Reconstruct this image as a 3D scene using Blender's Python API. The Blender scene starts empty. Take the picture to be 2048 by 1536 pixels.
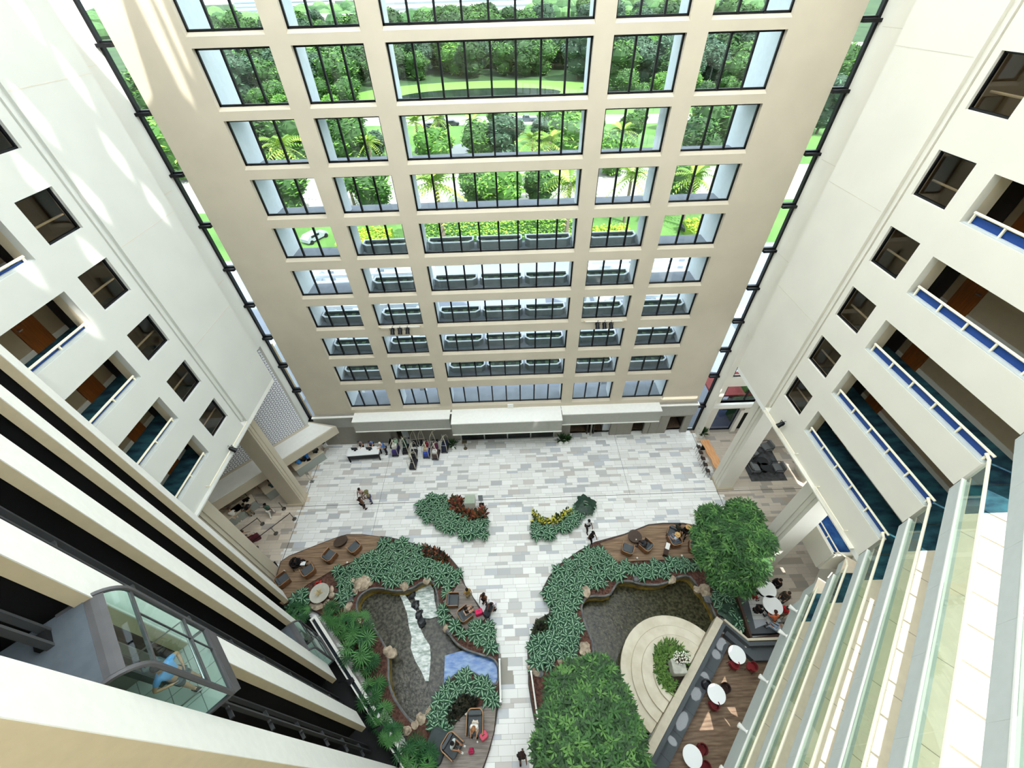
import bpy, bmesh, math, random
from mathutils import Vector, Matrix
from mathutils.geometry import tessellate_polygon
random.seed(7)
PI = math.pi
S2 = math.sqrt(2)
sc = bpy.context.scene
C = sc.collection

# ------------------------------------------------------------------ camera
H = 30.288                     # eye height above the lobby floor
FPX = 817.08                   # focal length in pixels of the 2048 wide frame
RC = (Matrix.Rotation(-0.00414733, 3, 'Z') @ Matrix.Rotation(PI/2-0.77229349, 3, 'X')
      @ Matrix.Rotation(-0.0323165, 3, 'Z'))
cd = bpy.data.cameras.new('camera'); cam = bpy.data.objects.new('camera', cd); C.objects.link(cam)
cam.matrix_world = Matrix.Translation((0, 0, H)) @ RC.to_4x4()
cd.sensor_width = 36.0; cd.lens = FPX/2048*36.0; cd.clip_start = 0.1; cd.clip_end = 6000
sc.camera = cam

# ------------------------------------------------------------------ light
SUN_EL = math.radians(52)
SUND = Vector((-math.cos(SUN_EL)/S2, math.cos(SUN_EL)/S2, -math.sin(SUN_EL)))   # the way the sunlight travels
sd = bpy.data.lights.new('sun', 'SUN'); sun = bpy.data.objects.new('sun', sd); C.objects.link(sun)
sd.energy = 5.0; sd.color = (1.0, 0.97, 0.92); sd.angle = math.radians(0.6)
sun.rotation_euler = SUND.to_track_quat('-Z', 'Y').to_euler(); sun.location = (20, -20, 60)
w = bpy.data.worlds.new('world'); sc.world = w; w.use_nodes = True
bg = w.node_tree.nodes['Background']; bg.inputs[0].default_value = (0.86, 0.94, 1.0, 1); bg.inputs[1].default_value = 1.9
sc.view_settings.view_transform = 'Standard'; sc.view_settings.look = 'None'
sc.view_settings.exposure = 0.88; sc.view_settings.gamma = 1.0; sc.view_settings.use_curve_mapping = False
try:
    sc.cycles.use_denoising = True
    sc.cycles.max_bounces = 8; sc.cycles.diffuse_bounces = 5; sc.cycles.glossy_bounces = 3
    sc.cycles.transmission_bounces = 4; sc.cycles.transparent_max_bounces = 16
    sc.cycles.sample_clamp_indirect = 6; sc.cycles.caustics_reflective = False; sc.cycles.caustics_refractive = False
except Exception:
    pass

# ------------------------------------------------------------------ helpers
def ray(x, y):
    return RC @ Vector((x-1024, 768-y, -FPX))
def at(x, y, z=0.0):           # the point at height z seen at pixel x, y
    d = ray(x, y); t = (z-H)/d.z
    return Vector((d.x*t, d.y*t, z))
def P(pts, z=0.0):
    return [(at(x, y, z).x, at(x, y, z).y) for x, y in pts]

def rgb(h):
    h = h.lstrip('#'); v = [int(h[i:i+2], 16)/255 for i in (0, 2, 4)]
    return tuple(c/12.92 if c <= 0.04045 else ((c+0.055)/1.055)**2.4 for c in v)
MATS = {}
def mat(name, col, rough=0.7, metal=0.0, var=0.0, scale=4.0, bump=0.0, stretch=None, spec=0.4, col2=None, detail=3.0, alpha=None):
    if name in MATS: return MATS[name]
    if isinstance(col, str): col = rgb(col)
    m = bpy.data.materials.new(name); m.use_nodes = True; nt = m.node_tree; n = nt.nodes; l = nt.links
    b = n['Principled BSDF']; b.inputs['Roughness'].default_value = rough; b.inputs['Metallic'].default_value = metal
    b.inputs['Specular IOR Level'].default_value = spec
    b.inputs['Base Color'].default_value = (*col, 1)
    if var or col2 or bump:
        tc = n.new('ShaderNodeTexCoord'); mp = n.new('ShaderNodeMapping'); ns = n.new('ShaderNodeTexNoise')
        l.new(tc.outputs['Object'], mp.inputs[0]); l.new(mp.outputs[0], ns.inputs['Vector'])
        if stretch: mp.inputs['Scale'].default_value = stretch
        ns.inputs['Scale'].default_value = scale; ns.inputs['Detail'].default_value = detail
        rp = n.new('ShaderNodeValToRGB'); l.new(ns.outputs[0], rp.inputs[0])
        c2 = rgb(col2) if isinstance(col2, str) else (col2 or tuple(min(1, c*(1+var)) for c in col))
        c1 = col if col2 else tuple(c*(1-var) for c in col)
        rp.color_ramp.elements[0].color = (*c1, 1); rp.color_ramp.elements[1].color = (*c2, 1)
        rp.color_ramp.elements[0].position = 0.35; rp.color_ramp.elements[1].position = 0.65
        l.new(rp.outputs[0], b.inputs['Base Color'])
        if bump:
            bp = n.new('ShaderNodeBump'); bp.inputs['Strength'].default_value = bump; bp.inputs['Distance'].default_value = 0.03
            l.new(ns.outputs[0], bp.inputs['Height']); l.new(bp.outputs[0], b.inputs['Normal'])
    MATS[name] = m; return m

def glass(name, tint=(0.93, 0.98, 0.96), refl=0.08, rough=0.02):
    if name in MATS: return MATS[name]
    m = bpy.data.materials.new(name); m.use_nodes = True; nt = m.node_tree; n = nt.nodes; l = nt.links
    n.remove(n['Principled BSDF']); out = n['Material Output']
    tr = n.new('ShaderNodeBsdfTransparent'); tr.inputs[0].default_value = (*tint, 1)
    gl = n.new('ShaderNodeBsdfGlossy'); gl.inputs['Roughness'].default_value = rough
    lw = n.new('ShaderNodeLayerWeight'); lw.inputs[0].default_value = 0.5      # facing = 1 - cos, then Schlick
    pw = n.new('ShaderNodeMath'); pw.operation = 'POWER'; pw.inputs[1].default_value = 5.0
    ml = n.new('ShaderNodeMath'); ml.operation = 'MULTIPLY_ADD'; ml.inputs[1].default_value = 0.5; ml.inputs[2].default_value = refl/2
    mx = n.new('ShaderNodeMixShader'); l.new(lw.outputs['Facing'], pw.inputs[0]); l.new(pw.outputs[0], ml.inputs[0]); l.new(ml.outputs[0], mx.inputs[0])
    l.new(tr.outputs[0], mx.inputs[1]); l.new(gl.outputs[0], mx.inputs[2]); l.new(mx.outputs[0], out.inputs[0])
    MATS[name] = m; return m

def tag(o, label=None, cat=None, group=None, kind=None):
    if label: o['label'] = label
    if cat: o['category'] = cat
    if group: o['group'] = group
    if kind: o['kind'] = kind
    return o
def thing(name, label, cat, loc=(0, 0, 0), rz=0.0, group=None):
    o = bpy.data.objects.new(name, None); C.objects.link(o); o.empty_display_size = 0.2
    o.location = loc; o.rotation_euler = (0, 0, rz); return tag(o, label, cat, group)
KIDS = {}
def adopt(ch, par):
    ch.parent = par; KIDS.setdefault(par, []).append(ch)
def dup(o, loc=None, rz=None, label=None, group=None, par=None, sc_=None):
    c = o.copy(); C.objects.link(c)
    if par is not None: adopt(c, par)
    if loc is not None: c.location = loc
    if rz is not None: c.rotation_euler = (0, 0, rz)
    if sc_ is not None: c.scale = (sc_, sc_, sc_)
    if label: c['label'] = label
    if group: c['group'] = group
    for k in list(KIDS.get(o, [])): dup(k, par=c)
    return c

class MB:
    def __init__(s): s.v = []; s.f = []; s.m = []; s.mi = 0; s.T = None
    def add(s, vs, fs):
        k = len(s.v)
        if s.T is not None: vs = [s.T @ Vector(p) for p in vs]
        s.v += [tuple(p) for p in vs]; s.f += [tuple(i+k for i in f) for f in fs]; s.m += [s.mi]*len(fs); return s
    def box(s, x0, y0, z0, x1, y1, z1):
        return s.add([(x0,y0,z0),(x1,y0,z0),(x1,y1,z0),(x0,y1,z0),(x0,y0,z1),(x1,y0,z1),(x1,y1,z1),(x0,y1,z1)],
              [(0,3,2,1),(4,5,6,7),(0,1,5,4),(1,2,6,5),(2,3,7,6),(3,0,4,7)])
    def cbox(s, c, d): return s.box(c[0]-d[0]/2, c[1]-d[1]/2, c[2]-d[2]/2, c[0]+d[0]/2, c[1]+d[1]/2, c[2]+d[2]/2)
    def bar(s, a, b, wd, ht=None, up=(0, 0, 1)):       # rectangular bar between two points
        a = Vector(a); b = Vector(b); d = (b-a).normalized(); u = Vector(up)
        if abs(d.dot(u)) > .98: u = Vector((1, 0, 0))
        r = d.cross(u).normalized(); u = r.cross(d).normalized(); ht = ht or wd; r *= wd/2; u *= ht/2
        vs = [a-r-u, a+r-u, a+r+u, a-r+u, b-r-u, b+r-u, b+r+u, b-r+u]
        return s.add(vs, [(0,1,2,3),(7,6,5,4),(0,4,5,1),(1,5,6,2),(2,6,7,3),(3,7,4,0)])
    def prism(s, poly, z0, z1, holes=()):
        polys = [list(poly)]+[list(h) for h in holes]
        tri = tessellate_polygon([[Vector((x, y, 0)) for x, y in p] for p in polys])
        flat = [q for p in polys for q in p]; n = len(flat)
        vs = [(x, y, z0) for x, y in flat]+[(x, y, z1) for x, y in flat]; fs = []
        for t in tri:
            a, b, c = [Vector((*flat[i], 0)) for i in t]
            if (b-a).cross(c-a).z < 0: t = (t[0], t[2], t[1])
            fs.append(tuple(i+n for i in t)); fs.append((t[0], t[2], t[1]))
        k = 0
        for p in polys:
            m = len(p)
            for i in range(m): j = (i+1) % m; fs.append((k+i, k+j, n+k+j, n+k+i))
            k += m
        return s.add(vs, fs)
    def tube(s, pts, r, n=8, closed=False, cap=True):
        pts = [Vector(p) for p in pts]; m = len(pts); R = r if isinstance(r, (list, tuple)) else [r]*m; vs = []; u = None
        for i, p in enumerate(pts):
            if closed: d = pts[(i+1) % m]-pts[i-1]
            else: d = pts[min(i+1, m-1)]-pts[max(i-1, 0)]
            d = d.normalized() if d.length > 1e-9 else Vector((0, 0, 1))
            if u is None: u = d.orthogonal().normalized()
            else:
                u = u-d*u.dot(d); u = u.normalized() if u.length > 1e-6 else d.orthogonal().normalized()
            q = d.cross(u)
            for k in range(n): a = 2*PI*k/n; vs.append(p+(u*math.cos(a)+q*math.sin(a))*R[i])
        fs = []
        for i in range(m if closed else m-1):
            a = i*n; b = ((i+1) % m)*n
            for k in range(n): j = (k+1) % n; fs.append((a+k, a+j, b+j, b+k))
        if cap and not closed: fs.append(tuple(range(n))[::-1]); fs.append(tuple(range((m-1)*n, m*n)))
        return s.add(vs, fs)
    def lathe(s, prof, n=20, c=(0, 0, 0)):
        vs = []; fs = []
        for r, z in prof:
            for k in range(n): a = 2*PI*k/n; vs.append((c[0]+r*math.cos(a), c[1]+r*math.sin(a), c[2]+z))
        for i in range(len(prof)-1):
            for k in range(n): j = (k+1) % n; fs.append((i*n+k, i*n+j, (i+1)*n+j, (i+1)*n+k))
        fs.append(tuple(range(n))[::-1]); fs.append(tuple(range((len(prof)-1)*n, len(prof)*n)))
        return s.add(vs, fs)
    def ball(s, c, r, n=10, m=7):
        if not isinstance(r, (tuple, list)): r = (r, r, r)
        vs = [(c[0], c[1], c[2]-r[2])]; fs = []
        for i in range(1, m):
            t = -PI/2+PI*i/m
            for k in range(n): a = 2*PI*k/n; vs.append((c[0]+r[0]*math.cos(t)*math.cos(a), c[1]+r[1]*math.cos(t)*math.sin(a), c[2]+r[2]*math.sin(t)))
        vs.append((c[0], c[1], c[2]+r[2])); L = len(vs)-1
        for k in range(n):
            j = (k+1) % n; fs.append((0, 1+j, 1+k)); fs.append((L, L-n+k, L-n+j))
            for i in range(m-2): a = 1+i*n; fs.append((a+k, a+j, a+n+j, a+n+k))
        return s.add(vs, fs)
    def rbox(s, c, d, r=0.05, n=4):                    # box with rounded vertical corners and a soft top edge
        x, y, z = d[0]/2, d[1]/2, d[2]; r = min(r, x, y); vs = []; rings = [(0, 0), (0, z-r*.5), (r*.15, z-r*.15), (r*.5, z)]
        for ins, zz in rings:
            for cx, cy, a0 in ((x-r, y-r, 0), (-x+r, y-r, PI/2), (-x+r, -y+r, PI), (x-r, -y+r, 1.5*PI)):
                for k in range(n+1): a = a0+PI/2*k/n; vs.append((c[0]+cx+(r-ins)*math.cos(a), c[1]+cy+(r-ins)*math.sin(a), c[2]+zz))
        m = 4*(n+1); fs = [tuple(range(m))[::-1], tuple(range(3*m, 4*m))]
        for i in range(3):
            for k in range(m): j = (k+1) % m; fs.append((i*m+k, i*m+j, (i+1)*m+j, (i+1)*m+k))
        return s.add(vs, fs)
    def wallpath(s, path, th, z0, z1):                 # thin upright wall along an open path
        L = []; Rr = []; pts = [Vector((*p[:2], 0)) for p in path]
        for i, p in enumerate(pts):
            d = (pts[min(i+1, len(pts)-1)]-pts[max(i-1, 0)]).normalized(); nrm = Vector((-d.y, d.x, 0))*th/2
            L.append((p+nrm)[:2]); Rr.append((p-nrm)[:2])
        vs = []; n = len(L)
        for z in (z0, z1):
            vs += [(*q, z if not callable(z) else 0) for q in L]+[(*q, z) for q in Rr]
        fs = []
        for i in range(n-1):
            fs += [(i, 2*n+i, 2*n+i+1, i+1), (n+i+1, 3*n+i+1, 3*n+i, n+i), (2*n+i, 3*n+i, 3*n+i+1, 2*n+i+1), (i+1, n+i+1, n+i, i)]
        fs += [(0, n, 3*n, 2*n), (n-1, 3*n-1, 4*n-1, 2*n-1)]
        return s.add(vs, fs)
    def mesh(s, name, mats, smooth=False):
        me = bpy.data.meshes.new(name); me.from_pydata(s.v, [], s.f)
        for m in (mats if isinstance(mats, (list, tuple)) else [mats]): me.materials.append(m)
        if any(s.m): me.polygons.foreach_set('material_index', s.m)
        if smooth: me.polygons.foreach_set('use_smooth', [True]*len(s.f))
        me.update(); return me
    def build(s, name, mats, parent=None, smooth=False):
        o = bpy.data.objects.new(name, s.mesh(name, mats, smooth)); C.objects.link(o)
        if parent is not None: adopt(o, parent)
        return o
def struct(mb, name, m, smooth=False): return tag(mb.build(name, m, None, smooth), kind='structure')
def uv(u, v): return ((u+v)/S2, (u-v)/S2)              # along and across the 45 degree balconies on the right
def wv(wc, v): return ((wc+v)/S2, (v-wc)/S2)           # along and across the lift bank on the left

# ------------------------------------------------------------------ materials
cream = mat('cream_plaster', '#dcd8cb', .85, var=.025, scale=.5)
creamL = mat('cool_lit_plaster', '#d0d1cb', .85, var=.02, scale=.5)  # left wing: same plaster, its cooler light put into the colour
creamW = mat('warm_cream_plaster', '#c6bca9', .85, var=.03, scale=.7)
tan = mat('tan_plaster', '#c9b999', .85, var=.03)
white = mat('white_paint', '#e9e8e2', .7, var=.02)
coolgrey = mat('grey_white_paint', '#bec4c1', .7, var=.02)
dark = mat('black_metal', '#101216', .45, .3)
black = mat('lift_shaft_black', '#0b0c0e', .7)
greyfas = mat('grey_panel', '#a5a59d', .75, var=.03)
greywall = mat('grey_lobby_wall', '#8f8b82', .8, var=.03)
conc = mat('grey_concrete', '#7e848e', .9, var=.1, scale=1.5)
extw = mat('white_exterior_render', '#d3dae0', .85, var=.03)
beige_l = mat('jamb_beige', '#cfc2a6', .9)
carpet = mat('blue_carpet', '#0e2e40', .95, col2='#2f616c', scale=1.3, stretch=(1, 2.5, 1), detail=5)
blueband = mat('blue_panel', '#143f86', .4)
beige = mat('beige_corridor_wall', '#9c8c72', .9, var=.03)
base_m = mat('pale_skirting', '#c3c0b4', .7)
doorw = mat('orange_wood_door', '#7a4516', .5, var=.2, scale=3, stretch=(6, 6, .5))
steel = mat('brushed_steel', '#b9bbbb', .3, .9)
brass = mat('brass', '#cdc7b4', .35, .5)
railm = mat('cream_rail', '#ece5cc', .5)
wood = mat('deck_wood', '#705943', .7, col2='#987e65', scale=2.2, stretch=(.35, 5, 1), detail=6)
woodg = mat('grey_deck_wood', '#746b64', .7, col2='#958d86', scale=2.2, stretch=(.5, 6, 1), detail=6)
woodf = mat('bar_wood_floor', '#5f4a39', .6, col2='#86705a', scale=1.6, stretch=(.6, 6, 1), detail=6)
tanwood = mat('light_wood', '#c19a74', .6, var=.12, scale=2, stretch=(1, 5, 1))
rimwood = mat('chair_rim_wood', '#b58a63', .5, var=.12)
darkwood = mat('dark_wood', '#3f2a20', .6, var=.2, stretch=(1, 6, 1))
greyfab = mat('grey_upholstery', '#53585c', .95, var=.06, scale=20)
dkfab = mat('charcoal_upholstery', '#34373d', .95, var=.06, scale=20)
mulch = mat('red_brown_mulch', '#3c2721', .95, col2='#6d4a3e', scale=9, bump=.8, detail=8)
soil = mat('dark_soil', '#2b241e', .95, col2='#40352b', scale=9, detail=8)
rockm = mat('tan_rock', '#8f7e6b', .9, col2='#d0bfa8', scale=2.2, bump=.9, detail=8)
grock = mat('grey_rim_stone', '#55575a', .85, col2='#7d7d7b', scale=3, bump=.5, detail=6)
algae = mat('ochre_pond_wall', '#80692a', .8, col2='#c0a450', scale=3, detail=6)
stone = mat('pale_stage_stone', '#cfc5ae', .75, col2='#ded6c2', scale=1.5, stretch=(1, 1, 1), detail=6)
clear = glass('clear_glass'); winglass = glass('window_glass', (.94, .98, .98), .06)
greenglass = glass('balcony_glass', (.89, .95, .90), .07); tinted = glass('tinted_glass', (.74, .70, .64), .09)
cabglass = glass('lift_glass', (.72, .86, .82), .10)
ROOFZ = 42.0
def smooth(pts, it=2, closed=True):
    for _ in range(it):
        q = []; n = len(pts)
        for i in range(n if closed else n-1):
            a, b = pts[i], pts[(i+1) % n]; q += [(a[0]*.75+b[0]*.25, a[1]*.75+b[1]*.25), (a[0]*.25+b[0]*.75, a[1]*.25+b[1]*.75)]
        pts = q
    return pts
c5 = lambda L: [(500+x*.36515, 975+y*.36515) for x, y in L]
c1 = lambda L: [(1150+x*.1953, 1000+y*.1953) for x, y in L]
PONDL = smooth(P(c5([(580,640),(610,580),(690,545),(800,570),(880,560),(940,520),(1000,500),(1030,590),(1035,700),(1075,770),(1115,840),(1170,885),(1260,915),(1362,945),(1362,1092),(1290,1060),(1205,1005),(1130,1020),(1065,1085),(1005,1160),(985,1230),(965,1265),(905,1305),(845,1240),(785,1150),(757,1060),(760,940),(745,880),(700,800),(640,720),(590,690)]), .2), 2)
PONDR = smooth(P(c1([(150,980),(350,990),(400,900),(440,835),(560,830),(700,870),(900,870),(1040,790),(1160,770),(1240,860),(1260,910),(1330,980),(1380,1060),(1440,1190),(1480,1330)]), .2)+[(12.9, 7.9), (6.0, 1.2), (3.0, 1.2), (2.2, 3.2)]+P([(1172,1390),(1183,1340),(1187,1290)]+c1([(120,1320),(60,1130),(80,1040)]), .2), 1)
GARL = P([(579,1205),(618,1170),(676,1137),(728,1117),(757,1105),(764,1076)]+c5([(770,285),(830,300),(940,330),(1040,355),(1100,400),(1140,450),(1160,500),(1180,560),(1240,640),(1290,720),(1330,790),(1350,880),(1362,980),(1364,1090),(1355,1190),(1340,1300),(1310,1430),(1275,1536)]))+[(-2.6, -1.2), (-5.2, 1.4), (-12.8, 8.9), (-13.6, 9.4)]
GARR = P(c5([(1890,310),(1800,360),(1700,430),(1640,500),(1605,570),(1610,620),(1650,650),(1640,700),(1575,735),(1540,820),(1525,900),(1530,1000),(1530,1080),(1545,1180),(1560,1260),(1580,1340),(1610,1440),(1640,1536)]))+[(3.0, -1.5), (9.6, -1.5), (5.8, 1.0), (12.9, 8.1)]+P([(1439,1232),(1490,1271),(1500,1276),(1470,1180),(1450,1120),(1433,1078),(1404,1058),(1365,1050),(1325,1050),(1296,1053),(1248,1072)])
def inpoly(x, y, poly):
    r = False; j = len(poly)-1
    for i in range(len(poly)):
        xi, yi = poly[i]; xj, yj = poly[j]
        if (yi > y) != (yj > y) and x < (xj-xi)*(y-yi)/(yj-yi)+xi: r = not r
        j = i
    return r
# ------------------------------------------------------------------ lobby floor: one mesh of paving slabs
def paving():
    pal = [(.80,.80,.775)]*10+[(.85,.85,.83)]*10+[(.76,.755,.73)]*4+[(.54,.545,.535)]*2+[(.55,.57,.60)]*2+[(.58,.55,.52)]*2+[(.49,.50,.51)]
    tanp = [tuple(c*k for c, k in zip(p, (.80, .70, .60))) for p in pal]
    v = []; f = []; cols = []; y = -3.0; i = 0
    while y < 24.2:
        h = (.46, .23, .23, .46, .23)[i % 5]; i += 1; x = -27-random.random()*.92
        while x < 27:
            L = .92 if h > .4 or random.random() < .75 else .62
            k = len(v); g = .006; zz = 0.0
            v += [(x+g, y+g, zz), (x+L-g, y+g, zz), (x+L-g, y+h-g, zz), (x+g, y+h-g, zz)]; f.append((k, k+1, k+2, k+3))
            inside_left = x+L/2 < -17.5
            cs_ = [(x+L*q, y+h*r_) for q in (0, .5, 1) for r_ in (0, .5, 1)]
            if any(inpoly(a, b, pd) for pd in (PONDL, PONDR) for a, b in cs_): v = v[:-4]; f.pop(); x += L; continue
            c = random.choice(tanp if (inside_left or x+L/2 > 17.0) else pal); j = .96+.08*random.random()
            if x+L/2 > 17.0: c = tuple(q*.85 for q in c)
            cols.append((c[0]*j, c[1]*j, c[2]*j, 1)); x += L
        y += h
    me = bpy.data.meshes.new('floor'); me.from_pydata(v, [], f)
    ca = me.color_attributes.new('slab', 'FLOAT_COLOR', 'CORNER')
    ca.data.foreach_set('color', [q for c in cols for _ in range(4) for q in c])
    m = bpy.data.materials.new('stone_paving'); m.use_nodes = True; nt = m.node_tree
    a = nt.nodes.new('ShaderNodeAttribute'); a.attribute_name = 'slab'; b = nt.nodes['Principled BSDF']
    nt.links.new(a.outputs['Color'], b.inputs['Base Color']); b.inputs['Roughness'].default_value = .45; b.inputs['Specular IOR Level'].default_value = .3
    me.materials.append(m); o = bpy.data.objects.new('floor', me); C.objects.link(o); tag(o, kind='structure')
paving()
struct(MB().prism([(-30, -10), (30, -10), (30, 24.2), (-30, 24.2)], -.3, -.004, [PONDL, PONDR]), 'floor_base', mat('grout', '#a19d94', .9))
jm = mat('floor_joint', '#4c4b49', .8); jb = MB()
jb.box(-27, 17.51, .001, 27, 17.55, .004); jb.box(-17.52, 8, .001, -17.48, 24, .004); jb.box(16.72, 14, .001, 16.76, 24, .004); jb.box(-11.2, 14, .001, -11.18, 24, .003); jb.box(9.5, 17.5, .001, 9.52, 24, .003)
struct(jb, 'trim_floor_joints', jm)

# ------------------------------------------------------------------ the window wall
COLS = [(-13.8, -10.3, 3), (-9.35, -6.08, 3), (-5.12, 4.3, 8), (5.2, 8.5, 3), (9.46, 13.06, 3)]
TOPS = [31.4, 28.6, 25.8, 23.06, 20.37, 17.62, 14.95, 12.2, 9.46, 6.77]
SILLS = [29.0, 26.2, 23.55, 20.87, 18.22, 15.52, 12.88, 10.22, 7.5, 4.45]
YW = 24.0; WL, WR = -17.1, 16.22
mb = MB(); zs = 3.95
edges = [WL]+[e for c in COLS for e in c[:2]]+[WR]
for i in range(0, len(edges), 2): mb.box(edges[i], YW, zs, edges[i+1], YW+.34, ROOFZ)
for a, b, n in COLS:
    zt = ROOFZ
    for t, s_ in zip(TOPS, SILLS):
        mb.box(a, YW, t, b, YW+.34, zt); zt = s_
    mb.box(a, YW, zs, b, YW+.34, zt)
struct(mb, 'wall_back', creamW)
sb = MB()                                              # sloping white sills and the outside frame of the building
for a, b, n in COLS:
    for s_ in SILLS:
        k = .17
        sb.add([(a, YW+.002, s_+.002), (b, YW+.002, s_+.002), (b, YW+.3, s_+k), (a, YW+.3, s_+k), (a, YW+.3, s_), (b, YW+.3, s_)], [(0, 1, 2, 3), (0, 3, 4), (1, 5, 2), (2, 5, 4, 3)])
struct(sb, 'trim_window_sills', creamW)
eb = MB()
for i in range(0, len(edges), 2):
    x0, x1 = edges[i], edges[i+1]
    if i == 0: x0 = x1-.8
    if i == len(edges)-2: x1 = x0+.8
    eb.box(x0-.03, YW+.36, 0, x1+.03, YW+(1.6 if 0 < i < len(edges)-2 else 2.5), ROOFZ)
struct(eb, 'wall_exterior_piers', extw)
lb = MB()
for s_ in SILLS[1:]: lb.box(-14.2, YW+.36, s_-.4, 13.5, YW+2.2, s_-.12)
struct(lb, 'wall_exterior_ledges', conc)
wn = 0
def window(x0, x1, z0, z1, y, n, fr=dark, gl=winglass, axis='x', th=.09):
    """framed window with n panes; axis x: in a Y plane, axis y: in an X plane"""
    global wn; wn += 1
    f = MB(); g = MB()
    def bx(m, a, b, c, d, e, k):
        if axis == 'x': m.box(a, y+c, b, d, y+k, e)
        else: m.box(y+c, a, b, y+k, d, e)
    bx(f, x0, z0, 0, x0+th, z1, .1); bx(f, x1-th, z0, 0, x1, z1, .1); bx(f, x0, z0, 0, x1, z0+th, .1); bx(f, x0, z1-th, 0, x1, z1, .1)
    for i in range(1, n):
        x = x0+(x1-x0)*i/n; bx(f, x-.05, z0, -.02, x+.05, z1, .1)
    bx(g, x0+th, z0+th, .045, x1-th, z1-th, .055)
    fo = tag(f.build('window_%d' % wn, fr), kind='structure')
    g.build('pane', gl, fo)
    return fo
for a, b, n in COLS:
    for t, s_ in zip(TOPS, SILLS): window(a, b, s_+.15, t, YW+.24, n)
# tall glazed slots at both ends
SLZ = [ROOFZ, 34.4, 31.7, 28.95, 26.35, 23.57, 20.8, 18.05, 15.35, 12.6, 9.9, 7.2, 3.6]
def slot(x0, x1, side, zl):
    global wn; wn += 1
    f = MB(); g = MB()
    for za, zb in zip(zl[1:], zl[:-1]):
        f.box(x0, YW+.02, za-.14, x1, YW+.2, za+.02)
        f.box(x0-.1*(side < 0), YW-.22, za-.2, x1+.1*(side > 0), YW+.02, za-.06)
    xs = x0 if side < 0 else x1-.13
    f.box(xs, YW-.03, zl[-1], xs+.13, YW+.2, zl[0])
    g.box(x0, YW+.1, zl[-1], x1, YW+.11, zl[0])
    fo = tag(f.build('window_%d' % wn, dark), kind='structure'); g.build('pane', winglass, fo)
slot(-17.78, WL, -1, SLZ); slot(WR, 17.04, 1, SLZ[:-1]+[3.6, 0.05])

# ------------------------------------------------------------------ grey lobby front under the window wall
fb = MB(); fb.box(-17.3, 23.72, 2.55, -13.65, 23.98, 3.9); fb.box(12.8, 23.72, 2.55, 16.3, 23.98, 3.9)
struct(fb, 'trim_fascia', greyfas)
tb = MB(); tb.box(-17.3, 23.6, 3.9, 16.3, 24.0, 3.97); struct(tb, 'trim_ledge', white)
DOORS = [(-10.6, -9.5, 2.3), (-4.85, 3.9, 2.35), (5.3, 7.2, 2.4), (7.3, 9.0, 2.4), (11.0, 12.1, 2.3), (14.2, 15.6, 2.3)]
gw = MB(); x = -17.3
for a, b, h in DOORS:
    gw.box(x, 23.8, 0, a, 24.0, 4.0); gw.box(a, 23.8, h, b, 24.0, 4.0); x = b
gw.box(x, 23.8, 0, 16.2, 24.0, 4.0)
for xx in (-16, -13.9, -12.5, -11.2, 9.6, 10.3, 12.6, 13.4): gw.box(xx, 23.77, 0, xx+.04, 23.8, 2.5)
struct(gw, 'wall_lobby_front', greywall)
rb = MB()
for a, b, h in DOORS: rb.box(a-.3, 26.2, 0, b+.3, 26.3, 3.2); rb.box(a-.3, 24.0, 2.9, b+.3, 26.2, 3.0); rb.box(a-.4, 24, 0, a-.3, 26.3, 3); rb.box(b+.3, 24, 0, b+.4, 26.3, 3)
struct(rb, 'wall_lobby_rooms', mat('brown_room_wall', '#3d342d', .8))
struct(MB().box(-14, 24.2, -.2, 16, 26.3, 0.0), 'floor_lobby_rooms', mat('brown_tile', '#6b5a4b', .6, var=.2))
CAN = [(-13.65, -5.33, 22.96, 2.69), (-5.16, 4.25, 22.35, 2.56), (4.3, 12.85, 22.98, 2.66)]
ct = MB(); cf = MB()
for a, b, y, z in CAN:
    ct.box(a, y, 3.97, b, 24.0, 4.06); cf.box(a+.01, y+.02, z, b-.01, 23.7, 3.97); ct.box(a, y-.03, z, b, y+.03, z+.1)
struct(cf, 'ceiling_canopies', greyfas); struct(ct, 'trim_canopy_tops', white)
# sliding entrance doors with arrow marks
d1 = MB(); 
for i in range(5): xx = -4.75+i*2.14; d1.box(xx-.05, 23.72, .05, xx+.05, 23.82, 2.35)
d1.box(-4.8, 23.72, 2.25, 3.85, 23.82, 2.35); d1.box(-4.8, 23.72, 0, 3.85, 23.82, .08)
do = tag(d1.build('door_1', steel), kind='structure')
MB().box(-4.75, 23.76, .08, 3.8, 23.78, 2.3).build('pane', glass('door_glass', (.25, .3, .33), .1), do)
for xx, s in ((-2.9, -1), (2.2, 1)):
    a = MB(); a.bar((xx-.1*s, 23.74, 1.55), (xx+.08*s, 23.74, 1.4), .03, .06); a.bar((xx+.08*s, 23.74, 1.4), (xx-.1*s, 23.74, 1.25), .03, .06)
    a.build('arrow_mark', mat('white_mark', '#f4f4ee', .6), do)
tag(MB().cbox((-.1, 23.95, 4.35), (.5, .1, .35)).build('junction_box', white), 'small white box fixed to the wall above the middle of the white canopy top', 'box')

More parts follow.
